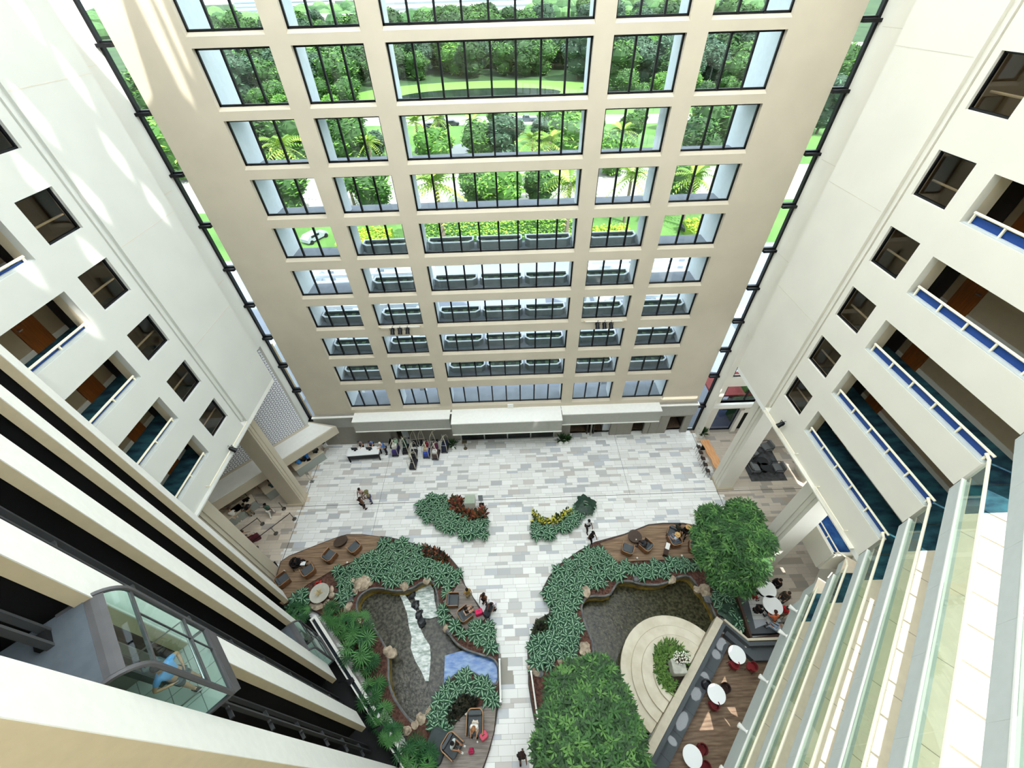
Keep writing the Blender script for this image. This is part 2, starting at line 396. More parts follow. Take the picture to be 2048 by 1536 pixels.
# ------------------------------------------------------------------ hotel wings left and right
XL, XR = -16.0, 15.2
LW = [(24.09+2.703*k, 25.59+2.703*k) for k in (-4, -3, -2, -1, 0, 1, 2, 3)]
LO = [(21.24+2.743*k, 22.77+2.743*k) for k in (-3, -2, -1, 0, 1, 2, 3)]
RW = [(30.29-(30.29-26.6)*.879+2.69*k, 30.29-(30.29-28.31)*.879+2.69*k) for k in (-5, -4, -3, -2, -1, 0, 1)]
RO = [(21.54+2.735*k, 23.04+2.735*k) for k in (-3, -2, -1, 0, 1, 2)]
ZB, ZT = 11.78, ROOFZ
def wing(x0, x1, colsY, ztop=ZT):
    m = MB()
    for a, b, ops in colsY:
        z = ZB
        for p, q in sorted(ops): m.box(x0, a, z, x1, b, p); z = q
        m.box(x0, a, z, x1, b, ztop)
    return m
lm = wing(XL-.3, XL, [(4.0, 13.33, LO), (13.33, 14.11, []), (14.11, 15.68, LW), (15.68, 16.1, [])])
lm.box(XL-.3, 16.1, ZB+.3, XL-.14, 16.55, ZT); lm.box(XL-.3, 16.55, ZB, XL, 20.42, ZT)      # groove, then the plain panel
lm.box(XL-.2, 16.26, ZB+.3, XL-.05, 16.38, ZT)
lm.box(-17.85, 20.12, ZB, XL-.3, 20.42, ZT)
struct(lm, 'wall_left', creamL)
rm = wing(XR, XR+.3, [(7.3, 14.95*.879+.05, RO), (13.19, 13.93, []), (13.93, 15.49, RW), (15.49, 15.75, [])])
rm.box(XR+.14, 15.75, ZB+.3, XR+.3, 16.2, ZT); rm.box(XR, 16.2, ZB, XR+.3, 19.93, ZT); rm.box(XR+.05, 15.91, ZB+.3, XR+.2, 16.03, ZT)
rm.box(XR+.3, 19.63, ZB, 17.1, 19.93, ZT)
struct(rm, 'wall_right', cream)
# set back end walls beside the glazed slots
sl = MB()
sl.box(-18.1, 20.42, 12.35, -17.78, 24.3, ZT); sl.box(-18.1, 23.25, 3.5, -17.78, 24.3, 12.35); sl.box(-18.1, 20.42, 12.3, -17.78, 23.25, 12.35)
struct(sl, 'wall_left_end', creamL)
sr = MB()
sr.box(17.04, 19.93, 12.1, 17.35, 24.3, ZT); sr.box(17.04, 23.0, 0, 17.14, 23.62, 12.1); sr.box(17.04, 23.62, 0, 17.5, 24.3, 12.1)
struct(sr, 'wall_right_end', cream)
sj = MB(); jw = mat('plaster_joint', '#cfcabb', .9)
for z in (22.85, 28.2, 17.5): sj.box(XL, 16.6, z, XL+.004, 20.4, z+.03)
for z in (23.4, 17.9): sj.box(XR-.004, 16.3, z, XR, 19.9, z+.03)
for z in (28.3,): sj.box(XR-.004, 16.3, z, XR, 19.9, z+.03)
for z in (22.85, 28.2, 17.5): sj.box(-17.78, 20.45, z, -17.776, 23.4, z+.03); sj.box(17.036, 20, z+.4, 17.04, 23.6, z+.43)
struct(sj, 'trim_plaster_joints', jw)
jm_ = MB()
for z0, z1 in LO: jm_.box(XL-.68, 13.33, z0-.5, XL-.3, 13.6, z1+.4)
struct(jm_, 'wall_left_jambs', beige_l)
jm_ = MB()
for z0, z1 in RO: jm_.box(XR+.3, 13.19, z0-.7, XR+.75, 13.45, z1+.4)
struct(jm_, 'wall_right_jambs', beige_l)
# corridors behind the openings
def corridor(side, xw, xb, floors, ops, y0, y1, doors, rail_dz, endY):
    fl = MB(); cl = MB(); bw = MB(); bs = MB(); s = side
    a, b = sorted((xw, xb))
    for z in floors: fl.box(a, y0, z-.02, b, y1, z); cl.box(a, y0, z-.42, b, y1, z-.02)
    bw.box(*(sorted((xb, xb+.2*s))[0], y0, ZB), sorted((xb, xb+.2*s))[1], y1, ZT)
    bw.box(a, y1-.1, ZB, b, y1, ZT)
    for z in floors: p, q = sorted((xb, xb-.03*s)); bs.box(p, y0, z, q, endY, z+.2)
    nm = 'left' if s < 0 else 'right'
    struct(fl, 'floor_corridor_'+nm, carpet); struct(cl, 'ceiling_corridor_'+nm, beige); struct(bw, 'wall_corridor_'+nm, beige); struct(bs, 'baseboard_'+nm, base_m)
    global dn
    for z in floors:
        for dy in doors:
            p, q = sorted((xb-.05*s, xb)); d = tag(MB().box(p, dy, z, q, dy+.9, z+2.05).build('door_%d' % dn, doorw), kind='structure'); dn += 1
            MB().cbox((xb-.1*s, dy+.12, z+1.0), (.1, .16, .04)).build('handle', steel, d)
dn = 2
LF = [z-.55 for z, _ in LO]; RF = [z-.8 for z, _ in RO]
corridor(-1, XL-.3, -17.95, LF, LO, 4.0, 16.4, (12.4, 7.5), .2, 14.0)
corridor(1, XR+.3, 17.45, RF, RO, 7.0, 16.0, (12.5,), .36, 13.8)
# flat panels painted dark for alcove shade at the far end of each corridor
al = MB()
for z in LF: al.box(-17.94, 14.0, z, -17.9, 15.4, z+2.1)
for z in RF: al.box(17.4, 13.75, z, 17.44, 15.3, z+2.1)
struct(al, 'trim_alcove_shade', mat('alcove_shade', '#2a2523', .9))
# balustrade of each opening: ledge, cream rail on short posts, blue strip below it
RN = {'left': ['lowest', 'second lowest', 'third lowest', 'fourth', 'fifth', 'sixth', 'seventh'], }
def balustrade(side, x, z, y0, y1, dz, word, turn=None):
    s = side; t = thing('balustrade', 'cream handrail with blue strip along the %s corridor opening of the %s wing' % (word, 'left' if s < 0 else 'right'), 'railing', (x, y0, z), 0, 'corridor rails of the %s wing' % ('left' if s < 0 else 'right'))
    L = y1-y0
    xa = sorted((.02*s, .3*s)); MB().box(xa[0], 0, -.03, xa[1], L, .03).build('ledge', coolgrey, t)
    xr = .16*s
    r = MB(); r.tube([(xr, -.05, dz), (xr, L-.12, dz)], .045, 8); r.build('handrail', railm, t)
    n = max(2, round(L/1.25))
    for i in range(n+1): MB().bar((xr, .12+(L-.3)*i/n, 0), (xr, .12+(L-.3)*i/n, dz), .06).build('post', railm, t)
    xs = sorted((.24*s, .26*s)); MB().box(xs[0], 0, .03, xs[1], L-.1, dz-.1).build('infill_strip', blueband, t)
for k, (z, _) in enumerate(LO): balustrade(-1, XL, z, 4.0, 13.33, .2, RN['left'][k])
for k, (z, _) in enumerate(RO): balustrade(1, XR, z, 7.35, 13.19, .36, RN['left'][k])
for z0, z1 in LW: window(14.11, 15.68, z0, z1, XL-.22, 1, dark, tinted, 'y', .06)
for z0, z1 in RW: window(13.93, 15.49, z0, z1, XR+.1, 1, dark, tinted, 'y', .06)
hr = MB()
for z, _ in LW: hr.tube([(XL-.6, 14.0, z+.45), (XL-.6, 15.9, z+.45)], .04, 6)
for z, _ in RW: hr.tube([(XR+.6, 13.8, z+.45), (XR+.6, 15.6, z+.45)], .04, 6)
struct(hr, 'trim_inner_rails', railm)
# floors of the wings' lowest storey = ceiling over the lobby sides; ledge with rail along the bottom
cs = MB(); cs.box(-30, 4, ZB-.3, XL, 20.4, ZB); cs.box(-30, 20.4, 12.35, -17.8, 24.2, 12.6); cs.box(XR, 6.5, ZB-.3, 30, 19.9, ZB); cs.box(17.06, 19.9, 12.1, 30, 24.2, 12.3)
struct(cs, 'ceiling_lobby_sides', white)
for s, X, ya, yb in ((-1, XL, 5.0, 16.4), (1, XR, 7.6, 16.0)):
    lg = MB(); p, q = sorted((X, X-.2*s)); lg.box(p, ya, ZB-.06, q, yb, ZB+.02); struct(lg, 'trim_wing_ledge_'+('left' if s < 0 else 'right'), creamL if s < 0 else cream)
    t = thing('ledge_rail', 'thin white pipe rail along the bottom ledge of the %s wing' % ('left' if s < 0 else 'right'), 'railing', (X-.22*s, 0, ZB))
    r = MB(); yc = 11.9 if s < 0 else 12.6; r.tube([(.2*s, yb-.1, .3), (0, yb-.1, .3), (0, yc, .3), (.2*s, yc, .3)], .03, 6); r.build('pipe', railm, t)
    if s > 0: MB().tube([(.2, 10.6, .3), (0, 10.6, .3), (0, 8.3, .3), (.2, 8.3, .3)], .03, 6).build('pipe', railm, t)

# ------------------------------------------------------------------ columns
def column(x0, y0, x1, y1, name, label, gx, gy, m):
    t = thing(name, label, 'column', (0, 0, 0)); t['kind'] = 'structure'
    b = MB(); b.box(x0, y0, 0, x1, y1, ZB-.3); b.build('shaft', m, t)
    b = MB(); b.box(x0-.1, y0-.12, 0, x1+.12, y1+.1, .12); b.build('plinth', mat('plinth_stone', '#b9ae96', .8), t)
    b = MB()
    for k in (.12, .3): b.box(gx-.05 if gx < 0 else gx-.03, gy-.45+k*1.6, .12, gx+.03 if gx < 0 else gx+.05, gy-.35+k*1.6, ZB-.3)
    b.build('rib', m, t)
column(-18.75, 17.72, -17.5, 18.65, 'column_left_far', 'tall ribbed cream column under the left wing, nearer the window wall', -17.47, 18.1, creamW)
column(-18.75, 11.35, -17.45, 12.5, 'column_left_near', 'tall ribbed cream column under the left wing beside the wooden deck', -17.42, 11.8, creamW)
column(16.82, 17.75, 18.0, 18.95, 'column_right_far', 'tall ribbed cream column under the right wing beside the long table', 16.79, 18.3, cream)
column(16.9, 11.3, 18.3, 12.5, 'column_right_near', 'tall ribbed cream column under the right wing behind the leafy tree', 16.87, 11.8, cream)

# ------------------------------------------------------------------ lower lobby on the left: canopy, honeycomb screen
def line45(c, xa, xb): return [(xa, xa-c), (xb, xb-c)]
lf = MB(); c0 = -38.45
lf.prism([(-26, -26-c0), (-15.25, -15.25-c0), (-18.1, 23.9), (-29, -28.3-c0+4)], 2.45, 3.35)
struct(lf, 'ceiling_reception_canopy', creamW)
struct(MB().prism([(-25.8, -25.8-c0+.05), (-15.5, -15.5-c0+.1), (-18.3, 23.85), (-28.6, -28.2-c0+4)], 3.35, 3.4), 'trim_reception_canopy_top', white)
def honeycomb():
    m = bpy.data.materials.new('honeycomb_screen'); m.use_nodes = True; nt = m.node_tree; n = nt.nodes; l = nt.links
    tc = n.new('ShaderNodeTexCoord'); sp = n.new('ShaderNodeSeparateXYZ'); l.new(tc.outputs['Object'], sp.inputs[0])
    def math_(op, a, b=None):
        q = n.new('ShaderNodeMath'); q.operation = op
        for i, s in enumerate((a, b)):
            if s is None: continue
            if isinstance(s, (int, float)): q.inputs[i].default_value = s
            else: l.new(s, q.inputs[i])
        return q.outputs[0]
    def cell(ou, ov):                                  # distance to the nearest centre of a shifted rectangular lattice
        a = math_('SUBTRACT', math_('MODULO', math_('ADD', sp.outputs['X'], 100+ou), .40), .20)
        b = math_('SUBTRACT', math_('MODULO', math_('ADD', sp.outputs['Z'], 100+ov), .693), .3465)
        return math_('SQRT', math_('ADD', math_('MULTIPLY', a, a), math_('MULTIPLY', b, b)))
    d = math_('MINIMUM', cell(0, 0), cell(.20, .3465))
    ring = math_('MULTIPLY', math_('GREATER_THAN', d, .10), math_('LESS_THAN', d, .168))
    mx = n.new('ShaderNodeMix'); mx.data_type = 'RGBA'; l.new(ring, mx.inputs[0])
    mx.inputs[6].default_value = (.80, .81, .84, 1); mx.inputs[7].default_value = (.26, .27, .34, 1)
    l.new(mx.outputs[2], n['Principled BSDF'].inputs['Base Color']); n['Principled BSDF'].inputs['Roughness'].default_value = .35
    return m
hs = bpy.data.objects.new('wall_honeycomb_screen', MB().box(-6.8, -.05, 0, 5.25, .05, 9.2).mesh('wall_honeycomb_screen', honeycomb())); C.objects.link(hs)
cx = -21.6; hs.location = (cx, cx+41.3, 3.4); hs.rotation_euler = (0, 0, PI/4); tag(hs, kind='structure')
tr = MB(); tr.T = Matrix.Translation((cx, cx+41.3, 0)) @ Matrix.Rotation(PI/4, 4, 'Z')
tr.box(-7, -.3, 3.1, 5.4, .3, 3.42)
for q in (-2.2, 2.4): tr.box(q-.015, -.065, 3.4, q+.015, -.05, 12)
struct(tr, 'trim_screen_frame', creamW)
bw = MB(); bw.prism([(-30, 11.8), (-17.8, 24.3), (-17.8, 24.6), (-30.4, 12)], 0, ZB-.3)
bw.box(-30, -10, 0, -29.7, 12, ZT); struct(bw, 'wall_reception_back', mat('reception_wall', '#a88f68', .8, var=.06))
# ------------------------------------------------------------------ lower lobby on the right
rw = MB(); zr = [(3.9, 0), (8.0, 5.9), (ZB, 10.2)]
rw.box(17.35, 23.8, 8.1, 30, 24.2, 9.0); rw.box(17.35, 23.8, 5.9, 30, 24.2, 6.9); rw.box(17.35, 23.8, 3.1, 30, 24.2, 3.9); rw.box(17.36, 23.77, 3.91, 18.1, 24.19, ZB-.01); rw.box(29.7, 14, 0, 30, 24.2, ZT)
rw.box(17.35, 23.8, 9.0, 30, 24.2, ZB)
rw.box(17.36, 23.79, 0, 18.3, 24.19, 3.09); rw.box(20.6, 23.75, 2.55, 27.2, 24.19, 3.09); rw.box(20.3, 23.7, 0, 20.7, 24.2, 2.9); rw.box(27.1, 23.74, 0, 29.9, 24.18, 3.08)
struct(rw, 'wall_right_lobby', cream)
struct(MB().box(17.35, 23.55, 3.5, 27, 24.2, 3.9), 'trim_right_lobby_ledge', white)
window(18.2, 26.4, 3.95, 5.9, 23.95, 4); window(18.2, 26.4, 6.9, 8.1, 23.95, 4); window(18.3, 20.3, .05, 3.0, 23.95, 1, dark, glass('blue_glass', (.45, .5, .6), .12)); window(20.7, 27.1, .05, 2.6, 24.0, 3, dark, glass('dark_glass', (.2, .2, .2), .08))
struct(MB().box(20.7, 26.4, 0, 27.2, 26.5, 3.2), 'wall_right_lobby_room', mat('dark_room', '#2d2a29', .8))
# ------------------------------------------------------------------ the stacked balconies on the right (45 degrees)
MUV = Matrix(((1/S2, 1/S2, 0, 0), (1/S2, -1/S2, 0, 0), (0, 0, 1, 0), (0, 0, 0, 1)))
MWV = Matrix(((1/S2, 1/S2, 0, 0), (-1/S2, 1/S2, 0, 0), (0, 0, 1, 0), (0, 0, 0, 1)))
V0, VB, UE = 5.586, 7.4, 15.85
BZ = [6.95+2.755*k for k in range(9)]
balfloor = mat('balcony_tile', '#e2d3bd', .6, var=.03)
fz = MB(); fz.T = MUV; ff = MB(); ff.T = MUV; fj = MB(); fj.T = MUV; fcm = MB()
for k, z in enumerate(BZ):
    b = 1.6 if k == 0 else .6
    fz.box(-7, V0, z-b, UE, V0+.2, z-.0); fz.box(-7, V0+.2, z-b, UE+1.2, VB, z-.03)
    ff.box(-7, V0+.2, z-.03, UE+1.4, VB, z)
    for q in range(-3, 8): fj.box(q*2.25, V0+.2, z, q*2.25+.02, VB, z+.003); fz.box(q*2.25-.01, V0-.003, z-.6, q*2.25+.01, V0, z)
    x0, x1 = 6.02+(V0+.22)*S2, 6.02+VB*S2
    fcm.prism([(x0, 6.02), (x1, 6.02), (17.6, 7.2), (15.55, 7.32)], z, z+.006)
struct(fz, 'wall_balcony_slabs', coolgrey); struct(ff, 'floor_balconies', balfloor); struct(fj, 'trim_balcony_floor_joints', mat('tile_joint', '#a79a86', .8)); struct(fcm, 'floor_balcony_carpets', carpet)
RANK = ['lowest', 'second', 'third', 'fourth', 'fifth', 'sixth', 'seventh', 'eighth', 'ninth']
for k, z in enumerate(BZ[:8]):
    t = thing('glass_balustrade', 'glass railing with cream top rail along the %s right hand balcony from below' % RANK[k], 'railing', (0, 0, z), 0, 'balcony balustrades')
    m = MB(); m.T = MUV; m.box(-7, V0-.02, 0, UE, V0+.1, .05); m.build('base_shoe', white, t)
    for q in range(8):
        u0 = -2.2+q*2.25; g = MB(); g.T = MUV; g.box(u0+.01, V0+.03, .05, min(u0+2.24, UE), V0+.045, 1.08); g.build('glass_panel', greenglass, t)
    m = MB(); m.T = MUV; m.tube([(-7, V0+.04, 1.1), (UE+.05, V0+.04, 1.1)], .05, 8); m.build('handrail', railm, t)
    if k >= 1:
        e = MB(); e.tube([(15.22, 7.28, 1.1), (15.33, 7.5, 1.1)], .05, 8); e.build('corner_rail', railm, t)
for u, lb in ((13.35, 'second'), (10.75, 'third'), (8.3, 'fourth'), (6.4, 'fifth'), (14.9, 'first')):
    t = thing('wall_spotlight', '%s white cone spotlight on the lowest balcony front, counting from the leafy tree' % lb, 'lamp', uv(u, V0)+(BZ[0]-.35,), 0, 'cone spotlights on the lowest balcony')
    m = MB(); m.T = Matrix.Rotation(-PI/4, 4, 'Z') @ Matrix.Rotation(-PI/2, 4, 'Y'); m.lathe([(.03, 0), (.05, .05), (.12, .36), (.1, .38)], 10); m.build('shade', white, t)
    MB().cbox((0, 0, 0), (.12, .12, .12)).build('bracket', white, t)

# rear corridor wall with its strip windows; bar openings added to cast sun patches
def vwall(u0, u1, z0, z1, holes, v=VB, th=.1):
    m = MB(); m.T = MUV @ Matrix.Translation((0, v, 0)) @ Matrix(((1, 0, 0, 0), (0, 0, 1, 0), (0, 1, 0, 0), (0, 0, 0, 1)))
    m.prism([(u0, z0), (u1, z0), (u1, z1), (u0, z1)], 0, th, holes); return m
rz = math.tan(SUN_EL)
def up(u, v, z=0.0): return (u, z+(VB-v)*rz)           # where the beam that lands on (u, v, z) comes through the rear wall
holes = []
PATCH = [[(12.4, 5.05), (11.8, 5.67), (12.05, 5.4), (11.62, 5.02)], [(10.2, 5.06), (9.43, 5.74), (9.12, 5.42)], [(9.35, 5.38), (9.05, 5.34), (8.73, 5.07), (9.9, 5.06)], [(10.92, 5.75), (11.31, 6.16), (10.92, 6.5), (10.8, 6.1)], [(10.4, 5.83), (10.28, 6.3), (10.15, 6.4), (10.3, 5.9)]]
PATCH[1:3] = [[(10.2, 5.06), (9.43, 5.74), (8.73, 5.07)]]
holes += [[up(u, v) for u, v in p] for p in PATCH]  # openings added to the unseen wall, traced back from the floor patches
for pts in ([(1520,1148),(1528,1148),(1532,1137),(1524,1140)], [(1532,1147),(1541,1147),(1553,1136),(1545,1138)], [(1557,1133),(1565,1133),(1571,1145),(1564,1145)]):
    holes.append([up((a+b)/S2, (a-b)/S2) for a, b in P(pts)])  # more openings added for sun patches on the right lobby floor
for u, wd in ((13.6, .55), (12.85, .35), (11.2, .45), (10.15, .5), (8.45, .7), (7.3, .25)):
    holes.append([up(u+wd*math.cos(a)*.8, 4.22+.34*math.sin(a), .5) for a in [i*PI/4+.2 for i in range(8)]])  # rounded openings added to throw sun blobs along the banquette
W0 = vwall(-12, 29.4, 0, BZ[0]-1.0, holes)
struct(W0, 'wall_bar_rear', cream)
hs_ = []
for zf, ua, sl_, hd in ((12.46, 13.72, 1.43, 1.72), (15.215, 14.83, 1.40, 1.74), (17.97, 15.9, .72, 1.74), (20.725, 15.9, .72, 1.74)):
    u = 13.72-1.1*18
    while u < ua-.05:
        hs_.append([(u+.07, zf+sl_), (min(u+1.1, ua)-.0, zf+sl_), (min(u+1.1, ua), zf+hd), (u+.07, zf+hd)]); u += 1.1
hs_ = [h for h in hs_ if h[1][0] < 17.0 and h[0][0] > -6]
struct(vwall(-12, 17.2, BZ[0]-1.0, ROOFZ, hs_), 'wall_balcony_rear', cream)

# ------------------------------------------------------------------ the lift bank on the left (45 degrees)
VF = -3.75
FINS = [(-18.1, -17.25), (-15.0, -14.2), (-12.22, -11.12), (-9.02, -8.05)]
fn = MB(); fn.T = MWV
for a, b in FINS:
    z = 2.2
    fn.mi = 0; fn.box(a, VF-.02, z, b, VF, ZT); fn.box(a, VF-.27, z, b, VF-.02, z+.01)
    fn.mi = 1; fn.box(a+.001, VF-.27, z+.01, b-.001, VF-.02, ZT)
fn.mi = 0; fn.box(-5.93, VF-.02, .0, -5.0, VF, ZT); fn.mi = 1; fn.box(-5.92, -12, 0, -5.0, VF-.02, ZT)
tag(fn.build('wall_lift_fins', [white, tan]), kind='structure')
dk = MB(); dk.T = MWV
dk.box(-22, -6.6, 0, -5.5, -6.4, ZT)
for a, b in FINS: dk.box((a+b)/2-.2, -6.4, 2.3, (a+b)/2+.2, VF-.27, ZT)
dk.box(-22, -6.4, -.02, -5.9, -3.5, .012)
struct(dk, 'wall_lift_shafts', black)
lr = MB(); lr.T = MWV; gm = mat('guide_rail_steel', '#4c4e50', .55, .2)
BAYS = [(-17.25, -15.0), (-14.2, -12.22), (-11.12, -9.02), (-8.05, -5.93)]
for a, b in BAYS:
    for q in (a+.15, a+.5, b-.12):
        lr.box(q-.035, -4.5, .1, q+.035, -4.38, ZT)
    for i in range(13):
        z = 1.5+2.755*i
        lr.box(a, -4.6, z, a+.75, -4.5, z+.09); lr.box(a+.05, -4.5, z+.35, a+.6, -4.42, z+.42); lr.box(b-.3, -4.6, z, b, -4.5, z+.1)
struct(lr, 'trim_lift_guide_rails', gm)
pb = MB(); pb.T = MWV; pb.mi = 0
pb.box(-15.7, -3.24, 0, -5.0, -3.08, 1.0); pb.box(-15.7, -3.5, .0, -5.0, -3.43, 1.0); pb.box(-15.82, -3.5, 0, -15.7, -3.08, 1.0)
pb.mi = 1; pb.box(-15.7, -3.43, 0, -5.0, -3.24, .85)
tag(pb.build('wall_lift_pit_parapet', [white, mat('dark_glass_strip', '#23292f', .15)]), kind='structure')
vb_ = MB(); vb_.T = MWV
for a, b in FINS[2:]: 
    for q in (b+.25,): vb_.bar((q, VF+.0, 2.4), (q, -3.3, 1.3), .05); vb_.box(q-.12, -3.55, 1.0, q+.12, -3.2, 1.12)
struct(vb_, 'trim_pit_brackets', dark)

cabmat = mat('lift_cab_grey', '#4b4a4c', .55, var=.06); caproof = mat('lift_roof_grey', '#525a61', .75, var=.08)
def lift_cab(wc, v0, z0, label):
    t = thing('glass_lift_cab', label, 'lift', wv(wc, v0)+(z0,), -PI/4)
    hw = .96; zt = 3.83; zg = .5; zc = 3.33; n = 8          # local: x along the bank, y towards the atrium
    arc = [(-.5+.5*math.cos(PI/2*i/n), zc+.5*math.sin(PI/2*i/n)) for i in range(n+1)]      # (y, z) of the curved glass
    prof = [(0, zg)]+arc
    def sheet(m, pr, x0, x1):
        k = len(m.v); vs = []
        for y, z in pr: vs += [(x0, y, z), (x1, y, z)]
        m.add(vs, [(2*i, 2*i+1, 2*i+3, 2*i+2) for i in range(len(pr)-1)])
    g = MB(); sheet(g, prof[:7], -hw, hw)
    cw = MB(); sheet(cw, [(y, z+.012) for y, z in prof[6:]], -hw, hw); cw.build('roof_cowl', cabmat, t)
    for x in (-hw, hw): g.add([(x, y, z) for y, z in prof]+[(x, -.9, zt), (x, -.9, zg)], [tuple(range(len(prof)+2))])
    g.build('glass_shell', cabglass, t, False)
    f = MB()
    for x in (-hw, hw): f.tube([(x, y, z) for y, z in prof]+[(x, -.9, zt)], .055, 6); f.bar((x, 0, zg), (x, -1.1, zg), .08)
    for x in (-.32,): f.bar((x-.6+.6, 0, zg), (x, 0, zc), .03)
    f.bar((-hw, 0, zg), (hw, 0, zg), .08); f.bar((-hw, 0, 1.45), (hw, 0, 1.45), .05); f.bar((-hw, -.02, zc-.02), (hw, -.02, zc-.02), .06)
    f.build('frame', cabmat, t)
    r = MB(); r.box(-hw, -1.95, zt-.08, hw, -.5, zt+.03); r.build('roof', caproof, t)
    MB().box(-.7, -1.2, zt+.03, -.4, -1.0, zt+.16).build('roof_bracket', black, t); MB().box(.4, -1.2, zt+.03, .7, -1.0, zt+.16).build('roof_bracket', black, t)
    r = MB(); r.tube([(.1, -1.3, zt), (.1, -1.3, 36-z0)], .02, 5); r.tube([(.3, -1.3, zt), (.3, -1.3, 36-z0)], .02, 5); r.build('cable', gm, t)
    s = MB(); s.add([(-hw-.03, .05, zg-.02), (hw+.03, .05, zg-.02), (hw+.03, -1.95, zg-.02), (-hw-.03, -1.95, zg-.02), (-hw-.01, .04, -.0), (hw-.2, .04, -.0), (hw-.2, -1.85, 0), (-hw-.01, -1.85, 0)], [(0, 1, 2, 3), (7, 6, 5, 4), (0, 4, 5, 1), (1, 5, 6, 2), (2, 6, 7, 3), (3, 7, 4, 0)]); s.build('skirt', cabmat, t)
    b = MB(); b.box(-hw, -1.95, zg, hw, -1.85, zt-.08); b.box(-hw, -1.85, zg, -hw+.04, -.9, zt-.1); b.box(hw-.04, -1.85, zg, hw, -.9, zt-.1); b.build('rear_wall', mat('lift_rear_wall', '#8d8a82', .5), t)
    fl = MB(); fl.box(-hw, -1.85, zg, hw, -.02, zg+.03); fo = fl.build('floor_plate', mat('lift_floor', '#b9c0ba', .5), t)
    j = MB()
    for q in (-.48, 0, .48): j.box(q-.008, -1.85, zg+.03, q+.008, -.03, zg+.033)
    for q in (-.5, -1.0, -1.5): j.box(-hw, q-.008, zg+.03, hw, q+.008, zg+.033)
    j.build('floor_joints', mat('lift_joint', '#7d857f', .6), fo)
    h = MB(); h.tube([(-hw+.06, -1.2, zg+.95), (-hw+.06, -.06, zg+.95), (hw-.06, -.06, zg+.95), (hw-.06, -1.2, zg+.95)], .025, 6); h.build('handrail', steel, t)
    return t
lift_cab(-7.16, -3.39, 18.07, 'large grey glass fronted lift cab with a curved glass top, carrying a passenger')
lift_cab(-13.2, -3.46, 1.35, 'lower glass lift cab near the bottom of its shaft beside the garden')

# ------------------------------------------------------------------ enclosure behind the camera and the unseen light-diffusing roof
rr = MB(); rr.box(-30, -10.2, 0, .6, -10, ROOFZ); rr.box(-30, -10, 0, -29.8, 24, ROOFZ)
struct(rr, 'wall_rear', cream)
diffuser = bpy.data.materials.new('roof_light_diffuser'); diffuser.use_nodes = True
nt = diffuser.node_tree; nt.nodes.remove(nt.nodes['Principled BSDF'])
tb_ = nt.nodes.new('ShaderNodeBsdfTranslucent'); tb_.inputs[0].default_value = (.95, .97, .98, 1); nt.links.new(tb_.outputs[0], nt.nodes['Material Output'].inputs[0])
def roofpt(p):                                         # where an added roof opening must lie for its beam to reach p
    p = Vector(p); t = (ROOFZ-p.z)/-SUND.z; q = p-SUND*t; return (q.x, q.y)
holes = []
def diamond(px, py, h=1.0, wdt=.26):                   # diamond opening added to the unseen roof to cast a dapple on the left wing
    d = ray(px, py); t = XL/d.x; y, z = d.y*t, d.z*t+H
    holes.append([roofpt((XL, y+a, z+b)) for a, b in ((0, h), (-wdt, .15), (0, -h), (wdt, -.15))])
for a in ((40, 15), (150, 160), (72, 235), (235, 315), (185, 400), (312, 410), (75, 365), (195, 520), (45, 530), (165, 640), (80, 760), (180, 855)): diamond(*a)
holes.append([roofpt(p) for p in ((-15.15, 24, 27.0), (-14.8, 24, 26.4), (-14.6, 24, 31), (-14.75, 24, 36), (-15.1, 24, 36), (-15.2, 24, 31))])  # streak openings added to the roof to light the window wall
holes.append([roofpt(p) for p in ((-14.4, 24, 28.0), (-14.25, 24, 27.5), (-14.1, 24, 31), (-14.2, 24, 35.5), (-14.4, 24, 35.5))])
holes.append([roofpt(p) for p in ((-17.3, 24, 26.4), (-16.6, 24, 26.9), (-15.7, 24, 30.5), (-15.5, 24, 36), (-17.1, 24, 36.5), (-17.7, 21.6, 36), (-17.7, 22.0, 33), (-17.7, 22.8, 29.2))])  # roof opening shaped for the bright wash in the upper left corner
struct(MB().prism([(-30, -10.2), (.2, -10.2), (17.5, 7.0), (17.5, 24.35), (-30, 24.35)], ROOFZ, ROOFZ+.02, holes), 'ceiling_unseen_diffuser', diffuser)  # unseen roof, made translucent to spread sun and sky through the atrium
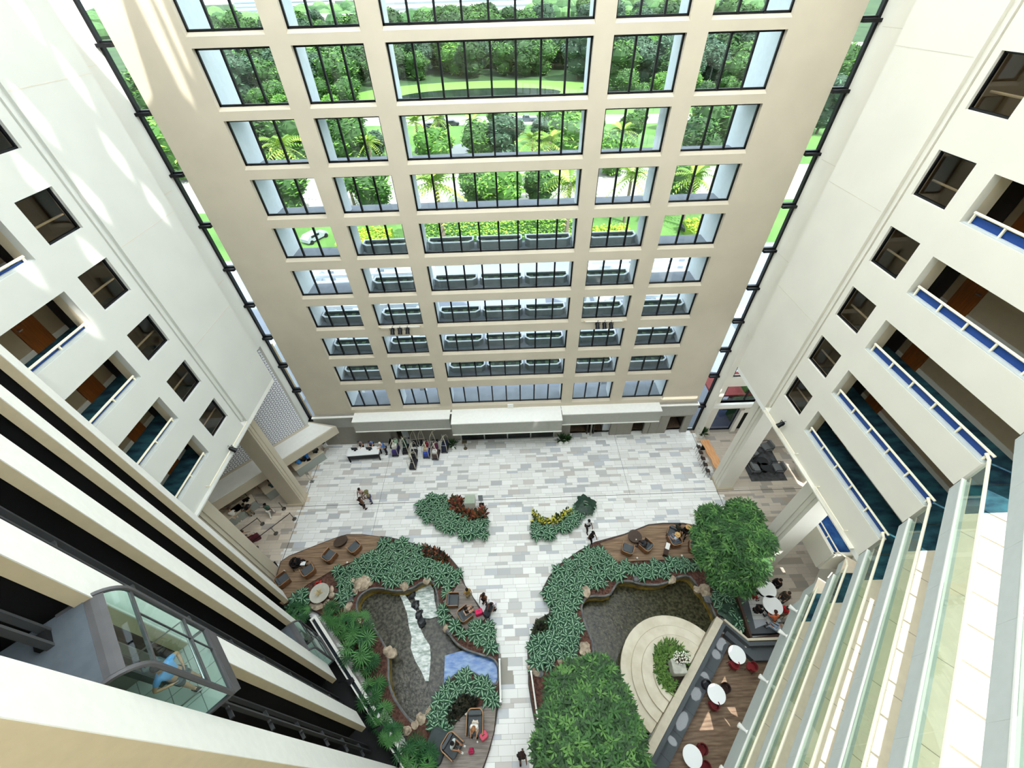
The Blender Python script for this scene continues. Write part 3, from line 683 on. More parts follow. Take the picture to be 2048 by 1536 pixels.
# ------------------------------------------------------------------ people
def skel(pose):
    sit = pose.startswith('sit'); walk = pose == 'walk'
    pz = .56 if sit else .95
    if pose == 'sitlow': pz = .56
    J = {}; E = []
    lean = {'lean': .28, 'sitlean': .32, 'walk': .05}.get(pose, .02)
    def sp(h): return Vector((0, lean*h, pz+h))
    J['pelvis'] = (sp(0), .135); J['waist'] = (sp(.16), .125); J['chest'] = (sp(.36), .145); J['nb'] = (sp(.50), .075); J['neck'] = (sp(.57)+Vector((0, .015, 0)), .055)
    hd = Vector((0, .03+(.06 if lean > .2 else 0), 0))
    J['jaw'] = (sp(.62)+hd, .075); J['head'] = (sp(.70)+hd, .098); J['crown'] = (sp(.77)+hd-Vector((0, .01, 0)), .07)
    J['nose'] = (sp(.675)+hd+Vector((0, .108, 0)), .014)
    E += [('pelvis', 'waist'), ('waist', 'chest'), ('chest', 'nb'), ('nb', 'neck'), ('neck', 'jaw'), ('jaw', 'head'), ('head', 'crown'), ('head', 'nose')]
    for s, n in ((-1, 'l'), (1, 'r')):
        J['ear'+n] = (sp(.69)+hd+Vector((s*.1, 0, 0)), .016); E.append(('head', 'ear'+n))
        sh = sp(.455)+Vector((s*.17, 0, 0)); J['sh'+n] = (sh, .062); E.append(('chest', 'sh'+n))
        if pose in ('lean', 'sitlean', 'hold', 'sithold'): el, wr, fd = sh+Vector((s*.06, .10, -.25)), sh+Vector((-s*.01, .33, -.25)), Vector((-s*.15, .9, -.2))
        elif pose == 'walk':
            el = sh+Vector((s*.05, -.08*s, -.27)); wr = el+Vector((s*.01, .12-.1*s, -.22)); fd = Vector((0, .3, -1))
        elif pose == 'hip' : el, wr, fd = sh+Vector((s*.2, -.08, -.2)), sh+Vector((s*.06, .02, -.38)), Vector((-s*.6, .5, -.5))
        elif pose == 'raise' and s > 0: el, wr, fd = sh+Vector((.14, .1, .02)), sh+Vector((.06, .14, .25)), Vector((-.4, .2, .9))
        elif sit: el, wr, fd = sh+Vector((s*.05, .05, -.27)), sh+Vector((s*.0, .27, -.33)), Vector((-s*.2, 1, -.2))
        else: el, wr, fd = sh+Vector((s*.06, -.02, -.28)), sh+Vector((s*.075, .06, -.52)), Vector((-s*.1, .25, -1))
        fd = fd.normalized()
        J['el'+n] = (el, .044); J['wr'+n] = (wr, .03); E += [('sh'+n, 'el'+n), ('el'+n, 'wr'+n)]
        pl = wr+fd*.075; J['palm'+n] = (pl, .034); E.append(('wr'+n, 'palm'+n))
        side = fd.cross(Vector((s, 0, 0))); side = side.normalized() if side.length > .2 else Vector((0, 1, 0))
        for q, (o, L) in enumerate(((.027, .075), (.009, .085), (-.009, .08), (-.027, .06))):
            k = 'f%d%s' % (q, n); J[k] = (pl+fd*.035+side*o*1.15, .0095); J[k+'t'] = (pl+fd*(.035+L)+side*o*1.5+Vector((-s*.02, 0, 0)), .008); E += [('palm'+n, k), (k, k+'t')]
        J['th'+n] = (wr+fd*.06+side*.06, .0105); E.append(('wr'+n, 'th'+n))
        hp = sp(-.06)+Vector((s*.09, 0, 0)); J['hip'+n] = (hp, .095); E.append(('pelvis', 'hip'+n))
        if sit: kn, an = hp+Vector((s*.05, .42, .0)), hp+Vector((s*.05, .44, -.41))
        elif walk: kn, an = hp+Vector((0, .14*s+.06, -.40)), hp+Vector((0, .26*s-.03, -.79))
        else: kn, an = hp+Vector((s*.01, .02, -.41)), hp+Vector((s*.02, -.01, -.80))
        J['kn'+n] = (kn, .06); J['an'+n] = (an, .04); J['toe'+n] = (an+Vector((s*.015, .16, -.045)), .036)
        E += [('hip'+n, 'kn'+n), ('kn'+n, 'an'+n), ('an'+n, 'toe'+n)]
    return J, E
PC = {}
def skinmesh(name, J, E, root, grow=0.0, lvl=1, rfac={}):
    names = sorted({q for e in E for q in e}); ix = {q: i for i, q in enumerate(names)}
    me = bpy.data.meshes.new(name); me.from_pydata([tuple(J[q][0]) for q in names], [(ix[a], ix[b]) for a, b in E], [])
    o = bpy.data.objects.new(name, me); C.objects.link(o)
    o.modifiers.new('skin', 'SKIN'); sk = me.skin_vertices[0].data
    for q in names:
        r = J[q][1]*rfac.get(q, 1)+grow
        if q in ('pelvis', 'waist', 'chest'): sk[ix[q]].radius = (r*1.12, r*.78)
        else: sk[ix[q]].radius = (r, r)
    sk[ix[root]].use_root = True
    if lvl: m = o.modifiers.new('sub', 'SUBSURF'); m.levels = lvl; m.render_levels = lvl
    dg = bpy.context.evaluated_depsgraph_get(); ev = o.evaluated_get(dg)
    nm = bpy.data.meshes.new_from_object(ev); nm.name = name
    nm.polygons.foreach_set('use_smooth', [True]*len(nm.polygons))
    bpy.data.objects.remove(o); bpy.data.meshes.remove(me)
    return nm
def posemeshes(pose, sleeve, leg):
    key = (pose, sleeve, leg)
    if key in PC: return PC[key]
    J, E = skel(pose); out = {}
    bk = ('body', pose)
    if bk not in PC: PC[bk] = skinmesh('body', J, E, 'pelvis')
    out['body'] = PC[bk]
    te = [('pelvis', 'waist'), ('waist', 'chest'), ('chest', 'nb')]
    for n in 'lr':
        te.append(('chest', 'sh'+n))
        if sleeve == 'long': te += [('sh'+n, 'el'+n), ('el'+n, 'wr'+n)]
        elif sleeve == 'short':
            J['ms'+n] = (J['sh'+n][0].lerp(J['el'+n][0], .6), .05); te.append(('sh'+n, 'ms'+n))
    out['shirt'] = skinmesh('shirt', J, te, 'pelvis', .016)
    le = []
    for n in 'lr':
        le.append(('pelvis', 'hip'+n))
        if leg == 'long': le += [('hip'+n, 'kn'+n), ('kn'+n, 'an'+n)]
        elif leg == 'skirt':
            J['sk'+n] = (J['kn'+n][0]*.9+J['hip'+n][0]*.1, .13); le.append(('hip'+n, 'sk'+n))
        else:
            J['mk'+n] = (J['hip'+n][0].lerp(J['kn'+n][0], .85), .075); le.append(('hip'+n, 'mk'+n))
    out['trousers'] = skinmesh('trousers', J, le, 'pelvis', .012)
    m = MB()
    for n in 'lr':
        a, b = J['an'+n][0], J['toe'+n][0]; z = -.012
        m.tube([a+Vector((0, -.045, -.03)), a.lerp(b, .5)+Vector((0, 0, -.012)), b], [.05, .052, .045], 8)
    out['shoes'] = m.mesh('shoes', [])
    hd = J['head'][0]
    m = MB(); m.ball(hd+Vector((0, -.018, .032)), (.108, .112, .1), 12, 8); out['short'] = m.mesh('hair', [])
    m = MB(); m.ball(hd+Vector((0, -.018, .032)), (.112, .114, .1), 12, 8); m.tube([hd+Vector((0, -.08, .03)), hd+Vector((0, -.12, -.12)), hd+Vector((0, -.12, -.3))], [.09, .1, .05], 8); out['long'] = m.mesh('hair', [])
    m = MB(); m.lathe([(.2, .05), (.205, .065), (.11, .075), (.1, .15), (.06, .165), (0.001, .165)], 18, tuple(hd)); out['hat'] = m.mesh('hat', [])
    m = MB()
    for s in (-1, 1): m.ball(hd+Vector((s*.036, .088, .004)), (.014, .01, .01), 6, 4); m.bar(hd+Vector((s*.02, .095, .028)), hd+Vector((s*.055, .088, .028)), .008)
    m.bar(hd+Vector((-.025, .09, -.062)), hd+Vector((.025, .09, -.062)), .01); out['face'] = m.mesh('face', [])
    PC[key] = out; return out
SKIN = ['#8a5a41', '#c79a7c', '#6b432f', '#b88566']
def person(label, loc, face, pose='stand', top='#222222', legs='#22252c', hair='#1c1512', skin=1, sleeve='short', leg='long', hairstyle='short', hat=None, shoe='#2a2522', size=1.0, dz=0.0, group=None):
    """face = heading in degrees, 0 looks along +Y, positive turns left"""
    t = thing('person', label, 'person', (loc[0], loc[1], (loc[2] if len(loc) > 2 else 0)+dz), math.radians(face), group); t.scale = (size,)*3
    ms = posemeshes(pose, sleeve, leg)
    def put(nm, key, col, rough=.85):
        o = bpy.data.objects.new(nm, ms[key].copy()); C.objects.link(o); o.data.materials.clear(); o.data.materials.append(mat('cloth_'+col.strip('#'), col, rough)); adopt(o, t); return o
    put('body', 'body', SKIN[skin], .6); put('shirt', 'shirt', top); put('skirt' if leg == 'skirt' else 'trousers', 'trousers', legs); put('shoes', 'shoes', shoe); put('hair', hairstyle, hair); put('face', 'face', '#2b1a14')
    if hat: put('hat', 'hat', hat)
    return t

# ------------------------------------------------------------------ garden: ground, ponds, decks
def garden(poly, hole, nm):
    m = MB(); m.prism(poly, 0, .28, [hole]); o = m.build('garden_bed', mulch); tag(o, 'red brown mulch ground of the %s garden' % nm, 'mulch', None, 'stuff')
    k = MB(); k.tube([(x, y, .2) for x, y in poly], .09, 5, closed=True); tag(k.build('trim_garden_kerb_'+nm, mat('dark_kerb', '#4a4744', .8)), kind='structure')
    a = MB(); n = len(hole)
    vs = [(x, y, .27) for x, y in hole]+[(x, y, -.8) for x, y in hole]; a.add(vs, [(i, (i+1) % n, n+(i+1) % n, n+i) for i in range(n)])
    # wide ochre band: inner sloping wall of the pond
    cx = sum(p[0] for p in hole)/n; cy = sum(p[1] for p in hole)/n
    tag(a.build('pond_wall_'+nm, algae), kind='structure')
    r = MB(); r.tube([(x, y, .26) for x, y in hole], .075, 6, closed=True); tag(r.build('pond_rim_'+nm, grock), kind='structure')
garden(GARL, PONDL, 'left'); garden(GARR, PONDR, 'right')
# water: dark bed showing through, rippled glossy surface
def water(poly, z, nm, label, c1_, c2_):
    m = bpy.data.materials.new('water_'+nm); m.use_nodes = True; nt = m.node_tree; n = nt.nodes; l = nt.links; b = n['Principled BSDF']
    tc = n.new('ShaderNodeTexCoord'); ns = n.new('ShaderNodeTexNoise'); l.new(tc.outputs['Object'], ns.inputs['Vector']); ns.inputs['Scale'].default_value = 6; ns.inputs['Detail'].default_value = 8
    rp = n.new('ShaderNodeValToRGB'); rp.color_ramp.elements[0].color = (*rgb(c1_), 1); rp.color_ramp.elements[1].color = (*rgb(c2_), 1); rp.color_ramp.elements[0].position = .38; rp.color_ramp.elements[1].position = .68
    l.new(ns.outputs[0], rp.inputs[0]); l.new(rp.outputs[0], b.inputs['Base Color']); b.inputs['Roughness'].default_value = .08; b.inputs['IOR'].default_value = 1.33
    n2 = n.new('ShaderNodeTexNoise'); l.new(tc.outputs['Object'], n2.inputs['Vector']); n2.inputs['Scale'].default_value = 7; n2.inputs['Distortion'].default_value = 1.0
    bp = n.new('ShaderNodeBump'); bp.inputs['Strength'].default_value = .35; bp.inputs['Distance'].default_value = .03; l.new(n2.outputs[0], bp.inputs['Height']); l.new(bp.outputs[0], b.inputs['Normal'])
    o = MB().prism(poly, z-.04, z).build('pond_water', m); return tag(o, label, 'water', None, 'stuff')
water(PONDL, -.72, 'left', 'dark rippling water of the left pond', '#34332d', '#68665b')
water(PONDR, -.72, 'right', 'dark greenish water of the right pond', '#2b2a20', '#57543f')
bw_ = mat('sky_blue_reflection', '#3f6fb4', .15, col2='#86a6cf', scale=2.0, stretch=(1, 2.5, 1), detail=6)  # blue of the reflected sky put into the water's colour
def blue(pts, nm, label):
    tag(MB().prism(P(pts, -.1), -.16, -.1).build('blue_pool', bw_), label, 'pool', None)
blue(c5([(1068,920),(1165,893),(1260,920),(1358,952),(1358,1084),(1290,1055),(1205,1005),(1130,1018),(1062,1070)]), 'l', 'shallow pool coloured by sky reflection at the foot of the left pond beside the path')
blue([(1060,1362),(1080,1366),(1110,1372),(1125,1400),(1120,1440),(1064,1432),(1062,1395)], 'r', 'shallow pool coloured by sky reflection on the right of the path under the near tree')
glint_mat = mat('skylight_glint', '#93a59d', .25, col2='#f4f8f5', scale=2.6, stretch=(1.2, 3.2, 1), bump=.6, detail=7)  # white sheets carry the skylight's reflection on the pond in their colour
def glints(pts, label):
    poly = P(pts, -.6); m = MB(); m.prism(poly, -.74, -.6); tag(m.build('skylight_glint_sheet', glint_mat), label, 'reflection')
glints(c5([(812,573),(840,575),(868,615),(905,670),(935,715),(930,765),(955,820),(985,865),(990,930),(985,1000),(978,1060),(960,1060),(940,1010),(905,950),(880,880),(885,820),(870,760),(860,690),(835,620)]), 'long painted skylight reflection curving down the left pond')
glints(c5([(888,572),(930,545),(985,525),(1005,560),(1012,620),(1030,705),(985,718),(950,715),(925,660),(905,615)]), 'short broad painted skylight reflection at the top right of the left pond')
# rock lip between the two painted glints
def rock(loc, r, label, m=rockm, seed=0, group=None, sq=.7):
    rnd = random.Random(seed); bm = bmesh.new(); bmesh.ops.create_icosphere(bm, subdivisions=2, radius=1)
    ph = [rnd.uniform(0, 6) for _ in range(6)]
    for v in bm.verts:
        p = v.co; k = 1+.16*math.sin(3*p.x+ph[0])+.14*math.sin(4*p.y+ph[1])+.12*math.sin(5*p.z+ph[2])+rnd.uniform(-.09, .09)
        v.co = Vector((p.x*k*r*rnd.uniform(.97, 1.03), p.y*k*r*.8, p.z*k*r*sq))
    me = bpy.data.meshes.new('rock'); bm.to_mesh(me); bm.free(); me.materials.append(m)
    o = bpy.data.objects.new('rock', me); C.objects.link(o); o.location = loc; o.rotation_euler = (0, 0, rnd.uniform(0, 6)); return tag(o, label, 'rock', group)
RK = [(c5, (565,515), .45, 'tan', 'leftmost tan boulder of the cluster above the left pond'),
      (c5, (600,530), .6, 'tan', 'second tan boulder from the left above the left pond'),
      (c5, (628,530), .65, 'tan', 'biggest tan boulder above the left pond'),
      (c5, (655,515), .45, 'tan', 'right hand tan boulder of the cluster above the left pond'),
      (c5, (575,570), .35, 'tan', 'low tan stone below the boulder cluster of the left pond'),
      (c5, (545,610), .4, 'g', 'grey stone on the upper left rim of the left pond'),
      (c5, (538,655), .4, 'tan', 'tan stone below the grey one on the left pond rim'),
      (c5, (560,710), .4, 'g', 'grey stone at the left bend of the left pond rim'),
      (c5, (590,740), .35, 'tan', 'tan stone under the left bend of the left pond rim'),
      (c5, (850,545), .45, 'tan', 'tan stone at the top left of the long white glint'),
      (c5, (830,540), .3, 'tan', 'small tan stone touching the one above the long white glint'),
      (c5, (970,512), .4, 'tan', 'tan stone at the top of the short white glint'),
      (c5, (1075,770), .35, 'tan', 'tan stone right of the pond below the middle deck'),
      (c5, (1090,790), .3, 'g', 'small grey stone below the tan one near the middle deck'),
      (c5, (755,900), .45, 'tan', 'tan boulder heading the ochre wall of the left pond'),
      (c5, (775,915), .45, 'tan', 'tan boulder beside the head of the ochre pond wall'),
      (c5, (860,1330), .35, 'tan', 'tan stone at the bottom end of the ochre pond wall'),
      (c5, (905,1305), .3, 'tan', 'small tan stone at the lower tip of the left pond'),
      (c5, (935,1270), .4, 'tan', 'tan stone between the lower tip of the left pond and the striped plants'),
      (c5, (985,1225), .35, 'tan', 'tan stone right of the lower tip of the left pond'),
      (c5, (640,740), .35, 'g', 'grey stone behind the fan palms on the left pond rim'),
      (c5, (665,760), .3, 'tan', 'tan stone behind the fan palms on the left pond rim'),
      (c5, (345,650), .3, 'tan', 'small tan stone just below the pale bowl'),
      (c5, (380,655), .4, 'tan', 'bigger tan stone right below the pale bowl'),
      (c5, (425,640), .35, 'tan', 'tan stone to the lower right of the pale bowl'),
      (c5, (450,590), .3, 'tan', 'upper tan stone right of the pale bowl'),
      (c5, (445,560), .3, 'tan', 'top tan stone right of the pale bowl'),
      (c1, (110,950), .5, 'tan', 'big tan boulder at the upper left corner of the right pond'),
      (c1, (630,815), .4, 'g', 'grey stone on the upper rim of the right pond'),
      (c1, (985,835), .35, 'tan', 'tan stone at the upper middle bend of the right pond'),
      (c1, (1010,815), .3, 'tan', 'small tan stone beside the upper middle bend of the right pond'),
      (c1, (1310,920), .55, 'tan', 'big tan boulder at the upper right of the right pond'),
      (c1, (1345,960), .5, 'tan', 'tan boulder below the big one on the right side of the right pond'),
      (c1, (1240,920), .35, 'tan', 'tan stone on the inner side of the upper right boulders'),
      (c1, (1350,1010), .4, 'g', 'grey stone below the upper right boulders of the right pond'),
      (c1, (100,1520), .5, 'tan', 'tan boulder at the lower left rim of the right pond'),
      (c5, (1835,905), .5, 'tan', 'pale boulder left of the right pond above the near tree'),
      (c5, (1830,965), .5, 'tan', 'pale boulder just under the one left of the right pond'),
      (c5, (1545,990), .4, 'tan', 'tan stone by the path above the right blue pool'),
      (c5, (1570,1010), .4, 'tan', 'second tan stone by the path above the right blue pool'),
      (c5, (1590,1020), .3, 'g', 'grey stone by the path above the right blue pool'),
      (c5, (1700,950), .3, 'tan', 'small tan stone in the striped plants left of the right pond')]
for i, (f, p, r, k, lb) in enumerate(RK):
    q = at(*f([p])[0], .3); r *= .76; rock((q.x, q.y, .28+.2*r), r, lb, rockm if k == 'tan' else grock, i, 'pond rocks')
# dark lip rocks between the painted glints
for i, p in enumerate([(885, 590), (905, 640), (925, 690), (935, 735)]):
    q = at(*c5([p])[0], -.5); rock((q.x, q.y, -.6), .32, ['topmost', 'second', 'third', 'lowest'][i]+' dark wet rock between the two white glints of the left pond', mat('dark_wet_rock', '#25262a', .3, col2='#414246', scale=3), 50+i, 'dark lip rocks', .5)

def deck(poly, nm, m, label):
    o = MB().prism(poly, .0, .33).build('floor_deck_'+nm, m); tag(o, kind='structure')
    k = MB(); k.tube([(x, y, .31) for x, y in poly], .035, 4, closed=True); tag(k.build('trim_deck_edge_'+nm, darkwood), kind='structure')
DZ = .33
deck(P([(544.6,1185),(552,1164.5),(563.7,1125),(580,1114),(598.8,1106.6),(639.9,1090.5),(676.5,1076.6),(695.5,1071.2),(724.8,1071),(762.9,1075.9),(757.8,1104.5),(727.7,1117.6),(676.5,1136.7),(644,1155.7),(617.9,1170.4),(594.5,1188),(579.8,1205.5),(568,1212),(548,1200)], .15), 'upper_left', wood, '')
deck(P([(920.8,1159),(929.6,1170.8),(942,1188),(956,1212.8),(970.6,1237),(957,1250),(940,1260.6),(927.7,1256.7),(912,1241),(897,1221.6),(885.7,1203),(904,1187)], .33), 'middle', woodg, '')
deck(P([(959,1412.4),(992.8,1408.9),(988.4,1462),(975,1510.7),(964.5,1538),(940,1575),(868,1560),(876,1519.5),(884.8,1488.5),(898,1462),(913,1444),(935,1422)], .33), 'lower', woodg, '')
deck(P([(1198.8,1088),(1247.7,1072),(1296.5,1052.7),(1325.8,1049.8),(1365,1050.8),(1404,1058.6),(1433,1078),(1443,1117),(1404,1118),(1325.8,1122),(1216,1126)], .15), 'right', wood, '')

# ------------------------------------------------------------------ planting
leafD = mat('leaf_dark_green', '#1d4a33', .5, var=.25, scale=1.5); leafP = mat('leaf_pale_stripe', '#8fb492', .55, var=.1, scale=1.5)
def rosette(seed):
    rnd = random.Random(seed); m = MB()
    for ringi, (n, L, tilt, z0) in enumerate(((7, .5, .3, .12), (6, .43, .75, .2), (3, .3, 1.1, .26))):
        for i in range(n):
            a = 2*PI*(i+.5*ringi+rnd.uniform(-.2, .2))/n; l = L*rnd.uniform(.85, 1.15); t = tilt+rnd.uniform(-.12, .12); wdt = l*.23
            ca, sa = math.cos(a), math.sin(a); pts = []
            for s in (0, .3, .65, 1.0):
                r = l*s*math.cos(t*(1-.6*s)); z = z0+l*s*math.sin(t)*(1-.45*s)-.07*s*s; pts.append((r, z))
            ws = (.25, .95, .9, .05); k = []
            for (r, z), wf in zip(pts, ws):
                for o, dz in ((-1, .02), (-.33, 0), (.33, 0), (1, .02)):
                    k.append((ca*r-sa*wdt*o*wf, sa*r+ca*wdt*o*wf, z+dz*wf))
            for col, mi in ((0, 0), (1, 1), (2, 0)):
                m.mi = mi; q = [4*j+col for j in range(4)]
                m.add([k[x] for j in range(4) for x in (4*j+col, 4*j+col+1)], [(2*j, 2*j+1, 2*j+3, 2*j+2) for j in range(3)])
    return m
ROS = [rosette(s) for s in range(5)]
ROSM = [r.mesh('striped_plant', [leafD, leafP]) for r in ROS]
BEDS = {
 'island left of the crossing': P([(834,1011.5),(843,1000.6),(865,993),(894,995),(901,1010),(903.5,1021),(916,1031),(938,1040),(971,1037),(971,1081),(931,1073.6),(883,1055),(850.5,1037)], .3),
 'island right of the crossing': P([(1066,1046),(1084,1050),(1113.4,1050),(1139,1030),(1147,1012),(1170,1024),(1186,1003),(1193.8,1015),(1171.9,1037),(1120.8,1066),(1091.5,1082.7),(1069.6,1084.5)], .3),
 'large left bed': P([(768,1077),(803,1084.5),(838,1093),(850,1112),(883,1127),(905,1122),(921.8,1146.6),(918,1160),(901.7,1179.5),(894,1190),(880,1168.5),(865,1157.6),(828.6,1161),(792,1166.7),(755.6,1161),(704.5,1155),(704.5,1179.5),(690,1208.7),(679,1208.7),(679,1172),(671.6,1146.6),(704.5,1128),(733.7,1112),(757,1106)], .3),
 'small bed by the straw topped bowl': P([(584,1201),(612,1179.5),(618,1208.7),(609.5,1227),(598.6,1245),(578.5,1223)], .3),
 'strip beside the middle deck': P([(878,1208.7),(894.4,1227),(912.6,1252.5),(938,1260),(963.7,1240),(978.3,1252.5),(989.3,1296),(982,1300),(938,1285),(905,1267),(883.4,1234)], .3),
 'bed above the lower deck': P([(905.3,1354.7),(938,1343.8),(974.7,1362),(994,1380),(992,1409),(963.7,1402),(948,1385),(920,1392),(905,1412),(898,1440),(912,1440),(894.4,1479),(876,1486),(861.5,1442.4),(876,1395)], .3),
 'large right bed': P([(1190,1090),(1157,1106.5),(1120.8,1132),(1098.8,1157.6),(1089,1183),(1102.5,1208.7),(1103,1240),(1090,1262),(1064,1274),(1057.8,1303.6),(1069.6,1333),(1102.5,1344),(1120.8,1322),(1153.6,1314.6),(1157,1285),(1164.6,1267),(1157,1238),(1153.6,1208.7),(1160,1187),(1189,1173.8),(1218,1170),(1234,1160),(1259,1150),(1306,1160),(1331.6,1156),(1361,1142.6),(1390,1148),(1404,1121),(1325.8,1125),(1267,1129),(1216.4,1129),(1208.6,1109)], .3),
 'bed by the right seating corner': P([(1417.6,1172),(1443,1166),(1472,1187),(1482,1224.6),(1497.6,1273),(1490,1271),(1455,1240),(1436,1222),(1423,1203)], .3)}
spots = []
def scatter(poly, d, seed=1, jit=.3):
    rnd = random.Random(seed); xs = [p[0] for p in poly]; ys = [p[1] for p in poly]; out = []; y = min(ys); r = 0
    while y < max(ys):
        x = min(xs)+(d/2 if r % 2 else 0)
        while x < max(xs):
            a, b = x+rnd.uniform(-jit, jit)*d, y+rnd.uniform(-jit, jit)*d
            if inpoly(a, b, poly): out.append((a, b))
            x += d
        y += d*.87; r += 1
    return out
for k, (nm, poly) in enumerate(BEDS.items()):
    for x, y in scatter(poly, .52, k, .22): spots.append((math.hypot(x, y), x, y, nm))
for nm, x, y in (('l', *P([(850, 1519)], .3)[0]), ('l', *P([(870, 1492)], .3)[0]), ('l', *P([(870, 1455)], .3)[0])): spots.append((0, x, y, 'edge of the lower deck'))
spots.sort(); rr_ = random.Random(5); rest = MB(); idx = 0
for i, (d, x, y, nm) in enumerate(spots):
    a, s = rr_.uniform(0, 6.28), rr_.uniform(.85, 1.2)
    if i < 300:
        o = bpy.data.objects.new('striped_plant', ROSM[i % 5]); C.objects.link(o); o.location = (x, y, .26); o.rotation_euler = (0, 0, a); o.scale = (s, s, s)
        tag(o, 'green foliage plant with pale striped leaves in the %s' % nm if 'edge' not in nm else 'green foliage plant with pale striped leaves at the edge of the lower deck', 'plant', 'striped plants of the %s' % nm)
    else:
        rest.T = Matrix.Translation((x, y, .26)) @ Matrix.Rotation(a, 4, 'Z') @ Matrix.Scale(s, 4)
        src = ROS[i % 5]; k0 = len(rest.f); rest.add(src.v, src.f); rest.m[k0:] = src.m
rest.T = None
tag(rest.build('striped_ground_cover', [leafD, leafP]), 'remaining mass of pale striped foliage plants in the farther beds', 'plants', None, 'stuff')

# flat ground-cover patches: dark red, yellow-flowering and dark low shrubs
def shrubmass(poly, name, label, mats, h, n, lsize, seed, flower=None):
    rnd = random.Random(seed); m = MB(); xs = [p[0] for p in poly]; ys = [p[1] for p in poly]; c = 0; tries = 0
    while c < n and tries < n*40:
        tries += 1; x = rnd.uniform(min(xs), max(xs)); y = rnd.uniform(min(ys), max(ys))
        if not inpoly(x, y, poly): continue
        c += 1; z = .27+rnd.random()*h; a = rnd.uniform(0, 6.28); t = rnd.uniform(.2, 1.2); L = lsize*rnd.uniform(.6, 1.3); d = Vector((math.cos(a)*math.cos(t), math.sin(a)*math.cos(t), math.sin(t)))*L; q = Vector((-math.sin(a), math.cos(a), 0))*L*.22
        p = Vector((x, y, z)); m.mi = rnd.randrange(len(mats)); m.add([p, p+d*.5+q, p+d, p+d*.5-q], [(0, 1, 2, 3)])
    return tag(m.build(name, mats), label, 'shrubs', None, 'stuff')
redl = [mat('leaf_red_brown', '#5a2a20', .6), mat('leaf_rust', '#8a4a2a', .6), mat('leaf_olive_dark', '#2f3a1e', .6)]
darkl = [mat('leaf_near_black', '#1c2219', .6), mat('leaf_brown_dark', '#2e2b1c', .6)]
yel = [mat('leaf_yellow_green', '#5b6b1e', .6), mat('flower_yellow', '#d9cf4a', .6), mat('leaf_olive_dark', '#2f3a1e', .6)]
shrubmass(P([(900,997),(925,998),(925,1019),(938,1028),(956,1026),(971,1013),(972,1037),(938,1039),(916,1030),(903,1019)], .3), 'red_shrub_bed', 'rust red spiky plants around the white display table', redl, .35, 500, .4, 1)
shrubmass(P([(1066,1023),(1084,1037),(1102.5,1041),(1121,1030),(1139,1019),(1140,1030),(1117,1048),(1084,1050),(1066,1046)], .3), 'yellow_flower_bed', 'yellow flowering plants along the notch of the right island bed', yel, .3, 420, .3, 2)
shrubmass(P([(845,1092),(880,1103),(902,1121),(884,1127),(850,1112)], .3), 'dark_red_shrubs', 'dark red brown low shrubs at the upper edge of the large left bed', redl+darkl, .3, 380, .32, 3)
shrubmass(P([(902,1413),(931,1391),(956,1402),(950,1413),(920,1431),(898,1453),(892,1475)], .3), 'dark_low_shrubs', 'dark low shrubs between striped plants and the lower deck', darkl, .3, 520, .28, 4)
shrubmass(P([(1066,1275),(1072,1245),(1098,1234),(1103,1245),(1090,1265)], .3), 'dark_corner_shrubs', 'dark low shrubs at the inner corner of the large right bed', darkl+redl[2:], .25, 300, .28, 5)
# one big-leaved plant on the right island
def bigleaf(loc, name, label, n=16, L=.9, m=None, cat='plant', rz=0, tall=.5, wf=.3):
    t = thing(name, label, cat, loc, rz); rnd = random.Random(int(loc[0]*100)); b = MB(); s = MB()
    for i in range(n):
        a = i*2.4; tl = rnd.uniform(.1, 1.0); l = L*rnd.uniform(.7, 1.1); st = Vector((math.cos(a)*.5*l*math.cos(tl), math.sin(a)*.5*l*math.cos(tl), tall*(.5+.6*tl)))
        s.tube([(0, 0, 0), st], .012, 4)
        d = Vector((math.cos(a), math.sin(a), -.25))*l*.6; q = Vector((-math.sin(a), math.cos(a), 0))*l*wf
        b.add([st-d*.15, st+d*.3+q, st+d*.75+q*.6, st+d, st+d*.75-q*.6, st+d*.3-q, st+d*.4+Vector((0, 0, .03))], [(0, 1, 6), (1, 2, 6), (2, 3, 6), (3, 4, 6), (4, 5, 6), (5, 0, 6)])
    s.build('stems', mat('green_stem', '#3d5a2c', .7), t); b.build('leaves', m or mat('leaf_deep_green', '#1d3a2a', .5, var=.2), t); return t
q = at(1170, 1012, .3); bigleaf((q.x, q.y, .26), 'broad_leaf_plant', 'big dark broad leaved plant at the tip of the right island bed', 22, 1.0)
q = at(1460, 1228, .3); bigleaf((q.x, q.y, .26), 'dark_leaf_plant', 'dark broad leaved plant below the leafy tree by the seating corner', 18, .8)
